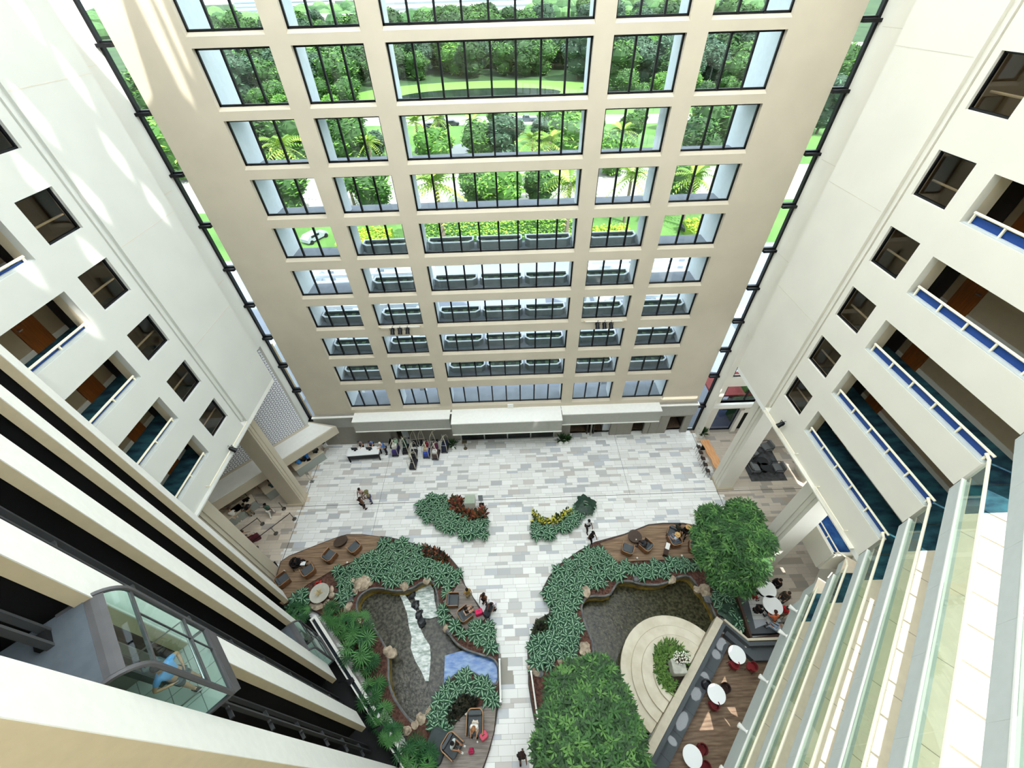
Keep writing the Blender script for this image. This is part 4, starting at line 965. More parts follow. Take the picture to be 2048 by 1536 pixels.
# fan palms along the lift pit
def fanpalm(loc, n, h, L, label, seed, pale=False):
    rnd = random.Random(seed); t = thing('fan_palm', label, 'palm', loc); st = MB(); b = MB()
    for i in range(n):
        a = rnd.uniform(0, 6.28); r = rnd.uniform(.15, 1)*L*.9; hh = h*rnd.uniform(.55, 1.1); c = Vector((math.cos(a)*r, math.sin(a)*r, hh)); st.tube([(0, 0, 0), c*.55+Vector((0, 0, hh*.15)), c], .015, 4)
        l = L*rnd.uniform(.5, .75); ax = Vector((math.cos(a), math.sin(a), -.35)).normalized(); sd_ = Vector((-math.sin(a), math.cos(a), 0)); upv = sd_.cross(ax)
        b.mi = rnd.randrange(2)
        for k in range(13):
            g = (k-6)/6*2.5; d = ax*math.cos(g)+sd_*math.sin(g); tip = c+d*l+Vector((0, 0, -.12*l)); qv = d.cross(Vector((0, 0, 1))).normalized()*.035
            b.add([c, c+d*l*.5+qv, tip, c+d*l*.5-qv], [(0, 1, 2, 3)])
    st.build('stems', mat('green_stem', '#3d5a2c', .7), t)
    b.build('fronds', [mat('palm_green', '#2c5a33', .6, var=.15), mat('palm_green_light', '#4d7f45', .6, var=.15)], t)
for i, (px, py, n, h, L, lb) in enumerate([(716,1300,22,1.7,.95,'largest fan palm clump overhanging the left pond'), (722,1258,13,1.8,.75,'fan palm clump behind the largest one, nearest the stony pond rim'), (675,1235,16,.9,.8,'low fan palm clump between the straw topped bowl and the lift pit'), (700,1255,14,.9,.7,'low fan palm beside the upper end of the lift pit parapet'), (733,1335,15,1.2,.75,'fan palm clump against the ochre pond wall'), (745,1390,15,1.1,.75,'fan palm clump halfway down the lift pit parapet'), (762,1432,13,1.0,.7,'fan palm clump below the halfway clump on the parapet'), (785,1468,13,1.0,.7,'fan palm clump beside the lower end of the ochre pond wall'), (825,1515,16,1.0,.8,'fan palm clump at the bottom corner by the lift pit'), (860,1525,12,.8,.7,'small fan palm next to the grey utility cover'), (605,1235,12,.8,.6,'small dark fan palm below the small striped plant bed'), (595,1222,10,.7,.5,'small fan palm at the deck end of the small striped bed')]):
    q = at(px, py, h*.7); q = at(px, py, .3) if h < 1 else q; fanpalm((q.x, q.y, .26), n, h, L, lb, i)
q = at(549, 1202, .3); bigleaf((q.x, q.y, .02), 'yellow_green_plant', 'bright yellow green leafy plant by the foot of the near left column', 14, .6, mat('leaf_lime', '#8fae2e', .6), wf=.12)
# two leafy indoor trees
def tree(loc, label, H0, blobs, nleaf, seed, lsize=.22, name='leafy_tree', cols=('#264a22', '#3a6630', '#5a8440'), trunk=.13):
    rnd = random.Random(seed); t = thing(name, label, 'tree', loc); tk = MB()
    top = Vector((blobs[0][0], blobs[0][1], H0))
    tk.tube([(0, 0, 0), (top.x*.15, top.y*.15, H0*.4), (top.x*.4, top.y*.4, H0*.7)], [trunk, trunk*.85, trunk*.6], 8)
    for b in blobs: tk.tube([(top.x*.3, top.y*.3, H0*.6), (b[0]*.7, b[1]*.7, (H0*.6+b[2])/2), (b[0], b[1], b[2])], [trunk*.55, trunk*.4, trunk*.15], 6)
    tk.build('trunk', mat('grey_brown_bark', '#5b4a3b', .9, var=.2), t)
    m = MB(); tot = sum(b[3]**2 for b in blobs)
    for bx, by, bz, br in blobs:
        for _ in range(int(nleaf*br*br/tot)):
            d = Vector((rnd.gauss(0, 1), rnd.gauss(0, 1), rnd.gauss(0, 1))).normalized(); r = br*(rnd.random()**.35); p = Vector((bx, by, bz))+Vector((d.x, d.y, d.z*.75))*r
            a = rnd.uniform(0, 6.28); k = rnd.choice((0, 0, 1, 1, 2)); m.mi = k
            for q in range(6):                         # a whorl of six drooping leaflets
                aa = a+q*1.05+rnd.uniform(-.3, .3); e = Vector((math.cos(aa), math.sin(aa), rnd.uniform(-.7, .2))); s = Vector((-math.sin(aa), math.cos(aa), rnd.uniform(-.2, .2)))*lsize*.14; e *= lsize*rnd.uniform(.7, 1.2)
                m.add([p, p+e*.5+s, p+e, p+e*.5-s], [(0, 1, 2, 3)])
    m.build('crown', [mat('tree_leaf_%s' % c.strip('#'), c, .6, var=.12) for c in cols], t)
    return t
tb1 = at(1443, 1165, .3)
tree((tb1.x, tb1.y, .25), 'leafy green indoor tree beside the right wooden deck', 4.6, [(a.x-tb1.x, a.y-tb1.y, a.z, r) for a, r in ((at(1465, 1085, 4.8), 1.5), (at(1425, 1045, 4.6), 1.05), (at(1485, 1035, 5.2), 1.1), (at(1510, 1085, 5.0), 1.1), (at(1500, 1135, 4.4), 1.0), (at(1425, 1110, 4.2), 1.1), (at(1450, 1150, 3.6), 1.1), (at(1480, 1165, 3.4), .8), (at(1400, 1075, 4.2), .6))], 4600, 11, .36)
tb2 = Vector((3.6, 2.6, .3))
tree((tb2.x, tb2.y, .25), 'leafy green indoor tree in the foreground beside the round stone stage', 5.6, [(a.x-tb2.x, a.y-tb2.y, a.z, r) for a, r in ((at(1180, 1440, 6.2), 1.55), (at(1130, 1385, 5.4), .95), (at(1195, 1365, 5.6), 1.1), (at(1225, 1415, 5.8), 1.0), (at(1236, 1475, 6.0), 1.15), (at(1122, 1450, 5.8), 1.05), (at(1150, 1510, 6.4), 1.5), (at(1230, 1530, 6.3), 1.4), (at(1100, 1500, 5.6), .8), (at(1255, 1525, 5.6), .8), (at(1150, 1350, 4.8), .6))], 7000, 12, .34, cols=('#22431d', '#355f2a', '#57823d'))
# ------------------------------------------------------------------ round stone stage with planter
SC = (9.45, 5.0)
def stagearc(r, n=48, cut=3.26):
    pts = []
    for i in range(n):
        a = 2*PI*i/n; x, y = SC[0]+r*math.cos(a), SC[1]+r*math.sin(a); pts.append((x, y))
    out = []
    for i in range(n):                                  # keep the side towards the pond: (x-y)/sqrt2 below the cut
        p, q = pts[i], pts[(i+1) % n]; vp, vq = (p[0]-p[1])/S2, (q[0]-q[1])/S2
        if vp <= cut: out.append(p)
        if (vp <= cut) != (vq <= cut): t = (cut-vp)/(vq-vp); out.append((p[0]+(q[0]-p[0])*t, p[1]+(q[1]-p[1])*t))
    return out
t = thing('stone_stage', 'pale stepped half round stone stage in the right pond', 'stage', (0, 0, 0))
for i, (r, z) in enumerate(((3.4, .3), (2.78, .46), (2.2, .62), (1.55, .78))):
    MB().prism(stagearc(r), 0 if i == 0 else z-.17, z).build('step', stone, t)
    k = MB(); arc = stagearc(r); k.tube([(x, y, z-.02) for x, y in arc], .018, 4, closed=True); k.build('step_edge', mat('stage_shadow_stone', '#a3977d', .8), t)
MB().prism([(SC[0]-.25+1.05*math.cos(a), SC[1]+.35+1.3*math.sin(a)) for a in [2*PI*i/28 for i in range(28)]], .7, .8).build('planter_soil', soil, t)
rnd = random.Random(3); gm_ = MB()
for i in range(1300):
    a = rnd.uniform(0, 6.28); r = rnd.uniform(.42, 1.0); x, y = SC[0]-.25+1.2*r*math.cos(a), SC[1]+.35+1.5*r*math.sin(a); L = rnd.uniform(.18, .4); b = rnd.uniform(0, 6.28); d = Vector((math.cos(b)*.8, math.sin(b)*.8, rnd.uniform(.3, .8)))*L; s = Vector((-math.sin(b), math.cos(b), 0))*.03; p = Vector((x, y, .8))
    if (x-y)/S2 > 3.12: continue
    gm_.mi = rnd.randrange(2); gm_.add([p-s, p+s, p+d*.6+s, p+d, p+d*.6-s], [(0, 1, 2, 3, 4)])
tag(gm_.build('grass_planting', [mat('strap_leaf', '#41662a', .6), mat('strap_leaf_light', '#6f9143', .6)]), 'ring of strappy green plants on the round stone stage', 'plants', None, 'stuff')
q = at(1356, 1330, 1.2)
tb = MB(); tag(MB().rbox((q.x-.05, q.y-.1, .78), (.8, .78, .75), .1).build('stone_block', mat('grey_sculpture_stone', '#a9a99e', .85, col2='#c7c6ba', scale=4, bump=.5)), 'grey squarish stone block in the middle of the planter on the stage', 'stone')
fl = MB(); st = MB()
for i in range(90):
    a = rnd.uniform(0, 6.28); r = rnd.random()**.5*.5; p = Vector((q.x+.15+r*math.cos(a), q.y+.25+r*.7*math.sin(a), 1.62+rnd.random()*.25)); fl.ball(p, .03+.02*rnd.random(), 6, 4); st.tube([(q.x, q.y, 1.47), (p.x, p.y, p.z)], .007, 3)
t = thing('flower_arrangement', 'spray of white flowers standing on the grey stone block', 'flowers', (0, 0, 0)); fl.build('blossoms', mat('white_petal', '#f2f1e4', .7), t); st.build('twigs', mat('brown_twig', '#5b4632', .9), t)
# parapet between stage and bar, grey banquette on the bar side
pp = MB(); pp.T = MUV; pp.box(5.2, 3.3, 0, 14.7, 3.72, .95)
struct(pp, 'wall_stage_parapet', mat('parapet_stone', '#c9c0ab', .8, var=.05))
t = thing('banquette', 'long dark grey upholstered bench against the stage parapet', 'bench')
for nm, bx in (('seat', (5.2, 3.95, 0, 14.0, 4.6, .45)), ('backrest', (5.2, 3.74, 0, 14.6, 3.95, .9))): m = MB(); m.T = MUV; m.box(*bx); m.build(nm, greyfab, t)
m = MB(); m.T = MUV
for i in range(6): m.box(6.4+1.35*i, 3.95, .45, 6.42+1.35*i, 4.6, .455)
m.build('seat_seams', dkfab, t)
t = thing('banquette', 'short angled dark grey bench closing the far end of the bar', 'bench')
A, B, Cc = [Vector((*at(x, y, .9)[:2], 0)) for x, y in ((1452, 1247), (1499, 1288), (1556, 1286))]
for nm, off, wd_, z0, z1 in (('backrest', .0, .22, 0, .92), ('seat', .5, .7, 0, .46)):
    m = MB(); dv = Vector((.45, -.9, 0)); pts = [A+dv*off*.6, B+dv*off, Cc+dv*off+Vector((1.5, 0, 0))]; m.wallpath(pts, wd_, z0, z1); m.build(nm, greyfab, t)
wp = MB(); wp.wallpath([A+Vector((-.05, .2, 0)), B+Vector((-.03, .22, 0)), Cc+Vector((1.5, .22, 0))], .14, 0, 1.0); struct(wp, 'wall_bar_end', mat('parapet_stone', '#c9c0ab', .8))
bf = MB(); bf.prism([uv(3, 3.74), uv(14.2, 3.74), uv(16.5, 7.35), uv(3, 7.35)], 0, .02); struct(bf, 'floor_bar', woodf)

def cafe_table(loc, label, group='white round cafe tables', r=.5):
    t = thing('cafe_table', label, 'table', loc, 0, group)
    m = MB(); m.lathe([(r-.01, .72), (r, .73), (r, .75), (r-.012, .76)], 32); m.build('tabletop', mat('white_laminate', '#f0f3f3', .35), t)
    MB().lathe([(.035, .03), (.035, .72)], 10).build('pedestal', dark, t); MB().lathe([(.27, 0), (.25, .025), (.05, .045)], 20).build('base', dark, t)
    return t
def U(wd, dp, r, n=5):                                  # open-fronted rounded outline, front towards +y
    a = wd/2; pts = [(-a, dp/2)]; pts += [(-a+r-r*math.cos(PI/2*i/n), -dp/2+r-r*math.sin(PI/2*i/n)) for i in range(n+1)]; pts += [(a-r+r*math.sin(PI/2*i/n), -dp/2+r-r*math.cos(PI/2*i/n)) for i in range(n+1)]; pts.append((a, dp/2)); return pts
def armchair(loc, rz, label, group):
    t = thing('armchair', label, 'armchair', loc, math.radians(rz), group)
    m = MB(); m.wallpath(U(.82, .8, .22), .03, .16, .66); m.build('shell', mat('shell_wood', '#7a5236', .5, var=.15), t)
    m = MB(); m.tube([(x, y, .67) for x, y in U(.82, .8, .22)], .022, 6); m.build('rim', rimwood, t)
    MB().rbox((0, .03, .18), (.74, .72, .27), .09).build('seat_cushion', greyfab, t)
    m = MB(); m.rbox((0, -.27, .4), (.7, .16, .3), .07); m.build('back_cushion', greyfab, t)
    for sx in (-.3, .3):
        for sy in (-.28, .28): MB().lathe([(.02, 0), (.025, .18)], 6, (sx, sy, 0)).build('leg', darkwood, t)
    return t
def pebble(loc, rz, label, a=.52, b=.38):
    t = thing('pebble_table', label, 'table', loc, math.radians(rz))
    pts = [(a*math.cos(q)*(1+.12*math.cos(q)), b*math.sin(q)*(1+.15*math.cos(q-.6))) for q in [2*PI*i/30 for i in range(30)]]
    m = MB(); m.prism(pts, .34, .42); m.build('tabletop', mat('brown_table', '#43342a', .5, var=.12, stretch=(1, 5, 1)), t)
    m = MB(); m.prism([(x*.7, y*.7) for x, y in pts], 0, .34); m.build('base', darkwood, t); return t
def tubchair(loc, rz, label, col, group, nm='tub_chair'):
    t = thing(nm, label, 'chair', loc, math.radians(rz), group); f = mat('fabric_'+col.strip('#'), col, .9, var=.06, scale=15)
    MB().rbox((0, .02, .4), (.46, .46, .08), .12).build('seat', f, t)
    m = MB(); m.wallpath([(.25*math.cos(a), .25*math.sin(a)) for a in [PI-.35+(PI+.7)*i/10 for i in range(11)]], .04, .42, .8); m.build('backrest', f, t)
    for sx in (-.17, .17):
        for sy in (-.17, .17): MB().tube([(sx, sy, .42), (sx*1.25, sy*1.25, 0)], .014, 5).build('leg', darkwood, t)
    return t
def A3(px, py, z=0.0, zz=None): p = at(px, py, z); return (p.x, p.y, z if zz is None else zz)
cafe_table(A3(1474, 1309, .75, .02), 'white round cafe table with two red chairs at the far end of the bar')
cafe_table(A3(1433, 1388, .75, .02), 'white round cafe table in the middle of the bar, half in sunlight')
cafe_table(A3(1385, 1513, .75, .02), 'white round cafe table nearest the bottom edge of the bar')
RC1 = 'red chairs of the bar'
tubchair(A3(1467, 1330, .5, .02), 0, 'red chair tucked under the far bar table on its near side', '#7d2226', RC1)
tubchair(A3(1503, 1334, .5, .02), 55, 'red chair pulled away to the right of the far bar table', '#7d2226', RC1)
tubchair(A3(1427, 1411, .5, .02), 10, 'dark red chair below the middle bar table', '#6a2124', RC1)
tubchair(A3(1449, 1377, .5, .02), 110, 'dark brown chair to the right of the middle bar table', '#33221d', RC1)
tubchair(A3(1412, 1370, .5, .02), -150, 'charcoal chair behind the middle bar table', '#2a2c30', RC1)
tubchair(A3(1403, 1499, .5, .02), 130, 'dark red chair upper right of the bottom bar table', '#6a2124', RC1)
tubchair(A3(1409, 1534, .5, .02), 60, 'dark red chair lower right of the bottom bar table', '#6a2124', RC1)
# seating corner behind the leafy tree: low dark wood screen, two white tables, seated guests
t = thing('booth_screen', 'low dark wood screen with grey seat wrapping the corner of the right seating area', 'bench')
K = [Vector((*at(x, y, .9)[:2], 0)) for x, y in ((1474, 1188), (1503, 1277), (1560, 1271), (1600, 1268))]
m = MB(); m.wallpath(K, .16, 0, .95); m.build('screen', darkwood, t)
m = MB(); m.wallpath([K[0]+Vector((.55, .0, 0)), K[1]+Vector((.45, .5, 0)), K[2]+Vector((0, .55, 0)), K[3]+Vector((0, .55, 0))], .6, 0, .45); m.build('seat', greyfab, t)
m = MB(); m.wallpath([K[0]+Vector((-.35, -.1, 0)), K[1]+Vector((-.35, -.35, 0)), K[2]+Vector((0, -.4, 0)), K[3]+Vector((0, -.4, 0))], .1, 0, .5); struct(m, 'wall_booth_plinth', cream)
cafe_table(A3(1524, 1185, .75), 'white round cafe table under the edge of the leafy tree in the seating corner', 'white tables of the seating corner', .6)
cafe_table(A3(1536, 1218, .75), 'white round cafe table nearer the low dark wood screen in the seating corner', 'white tables of the seating corner', .6)
WCG = 'dark chairs of the seating corner'
tubchair(A3(1546, 1174, .5), 100, 'black curved chair right of the farther white table in the seating corner', '#1f1b1b', WCG)
tubchair(A3(1562, 1199, .5), 130, 'charcoal chair with coats on it between the two white corner tables', '#2c2826', WCG)
tubchair(A3(1559, 1228, .5), 140, 'beige chair under the guest in red in the seating corner', '#857a6b', WCG)
tubchair(A3(1560, 1260, .5), 170, 'grey wicker chair by the corner of the low dark wood screen', '#6b6560', WCG)
person('person in a dark coat seated in the black chair by the farther white corner table', A3(1546, 1174, .5), 100, 'sit', '#231d1d', '#1c1a1d', '#2c1d16', 1, 'long')
person('person in a brown patterned coat seated between the two white corner tables', A3(1562, 1199, .5), 120, 'sit', '#4c4238', '#3a3634', '#3d2d22', 1, 'long')
person('person in a bright red top seated right of the nearer white corner table', A3(1559, 1228, .5), 110, 'sit', '#c22328', '#857a62', '#25140f', 2, 'short')
person('person in an orange top leaning over the nearer white corner table', A3(1541, 1246, .5), 10, 'sitlean', '#d2714c', '#6f7f86', '#3a1d14', 2, 'long')
person('person in a dark red top seated on the booth seat by the tree', A3(1498, 1200, .5), -80, 'sit', '#8c1f1e', '#e6e0d6', '#160f0d', 2, 'short')
person('person in black seated on the booth seat at the nearer white corner table', A3(1506, 1226, .5), -75, 'sithold', '#141417', '#141417', '#0f0c0b', 2, 'long')
person('person in pale blue grey clothes sitting at the end corner of the low wood screen', A3(1548, 1264, .5), 40, 'sit', '#aab6c4', '#93a2b4', '#8a7c6c', 1, 'long')

# ------------------------------------------------------------------ decks: armchairs, pebble tables, guests
GA = 'grey tub armchairs on the upper left deck'
armchair(A3(568, 1163, .5, DZ), -45, 'grey armchair nearest the column on the upper left deck', GA)
armchair(A3(619, 1144, .5, DZ), 42, 'grey armchair beside the person in black with the white laptop', GA)
armchair(A3(661, 1115, .5, DZ), -30, 'grey armchair left of the brown pebble table on the upper left deck', GA)
armchair(A3(711, 1098, .5, DZ), 50, 'grey armchair right of the brown pebble table on the upper left deck', GA)
pebble(A3(682, 1087, .42, DZ), 35, 'brown pebble shaped low table on the upper left deck')
tubchair(A3(595, 1131, .5, DZ), -70, 'dark brown round chair under the person in black on the upper left deck', '#2a2020', 'dark chair of the upper left deck').scale = (1.35, 1.35, 1.0)
person('person in black with long dark hair on the upper left deck holding a white laptop', A3(597, 1130, .6, DZ), -70, 'sithold', '#17141a', '#17151a', '#14100f', 2, 'long', hairstyle='long')
tag(MB().cbox((0, 0, 0), (.34, .26, .02)).build('laptop', mat('white_plastic', '#eef0f2', .4)), 'white laptop on the lap of the person in black on the upper left deck', 'laptop').location = (at(606, 1127, 1.05).x, at(606, 1127, 1.05).y, 1.07)
GM = 'grey tub armchairs on the middle deck'
armchair(A3(906, 1203, .5, DZ), -90, 'empty grey armchair on the middle deck by the white glints', GM)
armchair(A3(930, 1232, .5, DZ), -55, 'grey armchair on the middle deck with a person in black sitting in it', GM)
person('person in a black top seated on the middle deck by the pink bag', A3(934, 1228, .5, DZ), -55, 'sithold', '#121214', '#d8b7a0', '#17120f', 1, 'short', 'short')
def bag(loc, label, col, d=(.36, .22, .42), rz=0.3, nm='backpack', cat='bag'):
    t = thing(nm, label, cat, loc, rz); f = mat('bag_'+col.strip('#'), col, .7)
    MB().rbox((0, 0, 0), d, .08).build('body', f, t); MB().rbox((0, d[1]/2+.03, .04), (d[0]*.75, .08, d[2]*.5), .03).build('pocket', f, t)
    m = MB(); m.tube([(-.07, 0, d[2]-.01), (-.06, 0, d[2]+.1), (.06, 0, d[2]+.1), (.07, 0, d[2]-.01)], .012, 5); m.build('handle', dkfab, t); return t
bag(A3(958, 1225, .6, DZ), 'bright pink backpack standing on the edge of the middle deck', '#d9275f', (.5, .3, .5))
GB = 'grey armchairs on the lower deck'
armchair(A3(951, 1446, .5, DZ), 180, 'long grey armchair on the lower deck with the woman in white', GB).scale = (1.1, 1.45, 1.1)
armchair(A3(905, 1492, .5, DZ), -125, 'grey armchair at the left of the lower deck under the man in the patterned shirt', GB).scale = (1.15, 1.15, 1.1)
person('woman in a white top with light brown hair seated on the lower deck', A3(951, 1450, .6, DZ), 175, 'sitlean', '#efece4', '#e9dccb', '#9c6b45', 1, 'short', 'short', hairstyle='long')
person('man in a black and white patterned shirt seated on the lower deck', A3(908, 1490, .6, DZ), -110, 'sit', '#c9d4d2', '#3b3330', '#16110f', 3, 'short', 'short', shoe='#f2f2f0')
bag(A3(968, 1472, .5, DZ), 'large see-through pink bag beside the long armchair on the lower deck', '#d85770', (.42, .34, .5), .6, 'tote_bag')
bag(A3(943, 1504, .4, DZ), 'small magenta handbag standing on the lower deck in front of the man', '#a8184a', (.3, .2, .3), .1, 'handbag')
tag(MB().lathe([(.04, 0), (.045, .14), (.04, .15)], 12).build('paper_cup', white), 'white paper cup on the lower deck near the pink bag', 'cup').location = A3(955, 1484, .4, DZ)
GR = 'grey tub armchairs on the right deck'
armchair(A3(1254, 1101, .5, DZ), -25, 'empty grey armchair on the right deck below the round brown table', GR)
armchair(A3(1291, 1095, .5, DZ), 40, 'grey armchair on the right deck with the person in grey', GR)
armchair(A3(1348, 1085, .5, DZ), 10, 'grey armchair on the right deck under the guest with the straw hat', GR)
armchair(A3(1388, 1098, .5, DZ), -20, 'wooden rimmed armchair half hidden under the leafy tree on the right deck', GR)
armchair(A3(1345, 1068, .5, DZ), 150, 'charcoal armchair at the outer edge of the right deck', GR)
pebble(A3(1267, 1077, .42, DZ), 0, 'round brown table on the right deck', .5, .5)
person('person in grey seated on the right deck beside the round brown table', A3(1288, 1093, .6, DZ), 60, 'sit', '#3b3c40', '#2e2f33', '#1c1614', 2, 'long')
person('person in a straw hat and white top in the armchair on the right deck', A3(1349, 1083, .6, DZ), 30, 'sit', '#dfe4ea', '#7e8fa6', '#3d2a1e', 1, 'short', hat='#cfa86b')
person('person in a straw hat and black clothes seated nearest the tree on the right deck', A3(1371, 1064, .8, DZ), 140, 'sit', '#1b1a1b', '#1f1f22', '#2d1d17', 1, 'long', hat='#d0a46a')
person('person in a dark green jacket seated at the outer edge of the right deck', A3(1352, 1062, .6, DZ), -60, 'sit', '#2b2f26', '#1d1c1f', '#17110f', 2, 'long')
t = thing('tray_stand', 'narrow dark side table with a white tray on the right deck', 'table', A3(1332, 1101, .5, DZ), -.5)
MB().box(-.16, -.5, .45, .16, .5, .5).build('tabletop', darkwood, t); MB().box(-.14, -.05, .5, .14, .45, .53).build('tray', white, t)
for y in (-.42, .42): MB().box(-.13, y-.03, 0, .13, y+.03, .45).build('leg', darkwood, t)
tag(MB().lathe([(.035, 0), (.045, .1)], 10).build('paper_cup', white), 'white cup on the round brown table of the right deck', 'cup').location = A3(1272, 1080, .75, DZ+.42)
for i, (x, y) in enumerate(((1274, 1117), (1363, 1112), (569, 1143), (555, 1187), (695, 1126), (932, 1428))):
    t = thing('deck_light', 'small white globe lamp '+['below the empty armchair of the right deck', 'near the leafy tree on the right deck', 'above the leftmost armchair of the upper left deck', 'below the leftmost armchair of the upper left deck', 'among the striped plants along the upper left deck', 'beside the long armchair of the lower deck'][i], 'lamp', A3(x, y, .45, .3), 0, 'small deck lamps of the %s deck' % ['right', 'right', 'upper left', 'upper left', 'upper left', 'lower'][i])
    MB().lathe([(.02, 0), (.02, .2)], 6).build('stem', dark, t); MB().ball((0, 0, .24), .075, 8, 6).build('globe', white, t)
# straw topped bowl in the mulch
t = thing('stone_bowl', 'wide round pale stone bowl with straw coloured dried stems on the mulch', 'bowl', A3(640, 1187, .7, .26))
MB().lathe([(.2, 0), (.12, .1), (.12, .35), (.62, .5), (.66, .56), (.6, .55), (.1, .44)], 28).build('bowl', mat('pale_grey_stone', '#b9b6aa', .85, var=.08, scale=3), t)
m = MB()
for i in range(40): a = rnd.uniform(0, 6.28); m.tube([(0, 0, .46), (.35*math.cos(a)*rnd.random(), .35*math.sin(a)*rnd.random(), .66+.1*rnd.random())], .014, 4)
m.build('dried_stems', mat('straw', '#d9c598', .9), t)
q = A3(638, 1170, .3, .26); bigleaf(q, 'red_plant', 'small bright red plant behind the pale stone bowl', 9, .3, mat('red_leaf', '#b3251d', .6), tall=.3)
tag(MB().rbox((0, 0, 0), (1.1, 1.5, .5), .25, 5).build('utility_cover', mat('dark_slate', '#3e4648', .85, var=.08, scale=5)), 'dark grey rounded utility cover on the mulch beside the lower deck', 'cover').location = A3(873, 1492, .5, .25)
bpy.data.objects['utility_cover'].rotation_euler = (0, 0, -.4)

# ------------------------------------------------------------------ people walking about the lobby
person('woman in a brown top and black skirt in the group of three', A3(730, 1018), -30, 'hip', '#6b4630', '#171518', '#3a241a', 2, 'short', 'skirt', 'long')
person('woman in a pink top and white skirt in the group of three', A3(729, 999), 180, 'hold', '#d9b6b0', '#dcd6cf', '#1d1513', 2, 'short', 'skirt', 'short', shoe='#efeceb')
person('person in an olive hat with blue jeans in the group of three', A3(744, 1005), 120, 'hold', '#8f8460', '#474c6b', '#2a2119', 2, 'short', 'long', hat='#6f6a45')
person('man in a yellow green shirt raising an arm at the edge of the middle deck', A3(938, 1196), -150, 'raise', '#a58b3e', '#8f7d4f', '#27150e', 3, 'short', 'long')
person('woman with long brown hair in a tan top standing beside the stroller', A3(970, 1206), 160, 'hold', '#7d5236', '#191818', '#2c1812', 2, 'short', 'long', 'long')
person('person in a white top with dark hair behind the stroller', A3(989, 1217), 150, 'lean', '#e6dde4', '#d9d2d8', '#1c1013', 2, 'short', 'long', 'short')
person('man in a white shirt and dark trousers walking by the right island bed', A3(1173, 1061), 200, 'walk', '#eceff2', '#2b2022', '#0f0d0d', 2, 'short')
person('man in black walking at the corner of the right deck', A3(1180, 1084), 215, 'walk', '#16171a', '#17181c', '#120f0e', 2, 'short')
person('person in a dark top alone on the pale path near the bottom edge', A3(1043, 1514), 185, 'walk', '#2a2120', '#2a2322', '#33211a', 2, 'short', 'short', 'long')
t = thing('stroller', 'black baby stroller on the path beside the middle deck', 'stroller', A3(978, 1226), math.radians(150))
m = MB(); m.rbox((0, .1, .35), (.42, .6, .35), .1); m.build('seat', dkfab, t); m = MB(); m.ball((0, -.12, .78), (.24, .3, .2), 10, 6); m.build('hood', dkfab, t)
m = MB(); m.tube([(-.22, -.5, 1.0), (-.22, .35, .25)], .018, 5); m.tube([(.22, -.5, 1.0), (.22, .35, .25)], .018, 5); m.tube([(-.22, -.5, 1.0), (.22, -.5, 1.0)], .018, 5); m.build('frame', steel, t)
for sx in (-.24, .24):
    for sy in (-.3, .38): m = MB(); m.T = Matrix.Translation((sx, sy, .12)) @ Matrix.Rotation(PI/2, 4, 'Y'); m.lathe([(.12, -.02), (.12, .02)], 14); m.build('wheel', dark, t)
# path handrails beside the pools
for x0, y0, x1, y1, lb in ((999, 1319, 1001, 1402, 'left'), (1062, 1343, 1077, 1450, 'right')):
    a, b = at(x0, y0, 1.0), at(x1, y1, 1.0); t = thing('glass_handrail', 'low glass handrail on the %s edge of the path over the water' % lb, 'railing', (0, 0, 0))
    m = MB(); m.bar((a.x, a.y, 1.0), (b.x, b.y, 1.0), .09, .05); m.build('top_rail', white, t)
    m = MB(); m.bar((a.x, a.y, .5), (b.x, b.y, .5), .02, .9); m.build('glass_panel', clear, t)
    for p in (a, b): MB().box(p.x-.05, p.y-.05, 0, p.x+.05, p.y+.05, 1.0).build('post', steel, t)
# white display table and sign stand on the left island
t = thing('display_table', 'white display table with a glass case in the notch of the left island bed', 'table', A3(941, 1005, .9))
MB().box(-.62, .18, .9, .62, .42, .98).build('shelf', white, t); MB().box(-.38, -.5, 0, .42, .2, .75).build('plinth', mat('pale_plinth', '#c9c7be', .5), t); m = MB(); m.box(-.36, -.5, .75, .4, .16, .9); m.build('glass_case', greenglass, t)
t = thing('sign_stand', 'dark framed sign stand right of the white display table', 'sign', A3(963, 1010))
MB().box(-.2, -.18, 0, .2, .18, .04).build('base', dark, t); MB().tube([(0, 0, .04), (0, .05, .9)], .02, 6).build('post', dark, t); m = MB(); m.bar((0, -.05, .75), (0, .12, 1.3), .36, .03); m.build('panel', mat('sign_grey', '#8b9096', .4), t)

# ------------------------------------------------------------------ bell desk, staff and luggage carts
t = thing('bell_desk', 'white topped dark service desk in front of the grey lobby wall', 'desk', (-13.3, 22.2, 0), math.radians(3))
MB().box(-1.4, -.42, .92, 1.4, .42, 1.02).build('top', mat('white_laminate', '#f0f3f3', .35), t); MB().box(-1.3, -.36, .35, 1.3, .0, .92).build('front_panel', dark, t)
for sx in (-1.32, 1.32):
    for sy in (-.36, .36): MB().box(sx-.05, sy-.05, 0, sx+.05, sy+.05, .92).build('leg', dark, t)
for dx, lb in ((-.75, 'left'), (.55, 'right')):
    t = thing('computer_monitor', 'black monitor on the %s half of the white bell desk' % lb, 'monitor', (-13.3+dx, 22.25, 1.02))
    m = MB(); m.box(-.26, 0, .1, .26, .04, .42); m.build('screen', dark, t); MB().box(-.1, -.05, 0, .1, .1, .02).build('base', dark, t); MB().box(-.03, .02, .02, .03, .05, .2).build('neck', dark, t)
person('staff member in a grey shirt behind the left end of the bell desk', (-13.7, 23.0), 180, 'lean', '#74797d', '#33353a', '#3a3a3c', 1, 'short')
person('staff member in a blue shirt behind the middle of the bell desk', (-12.75, 22.98), 180, 'lean', '#4f7cc0', '#26272e', '#4a3326', 1, 'short')
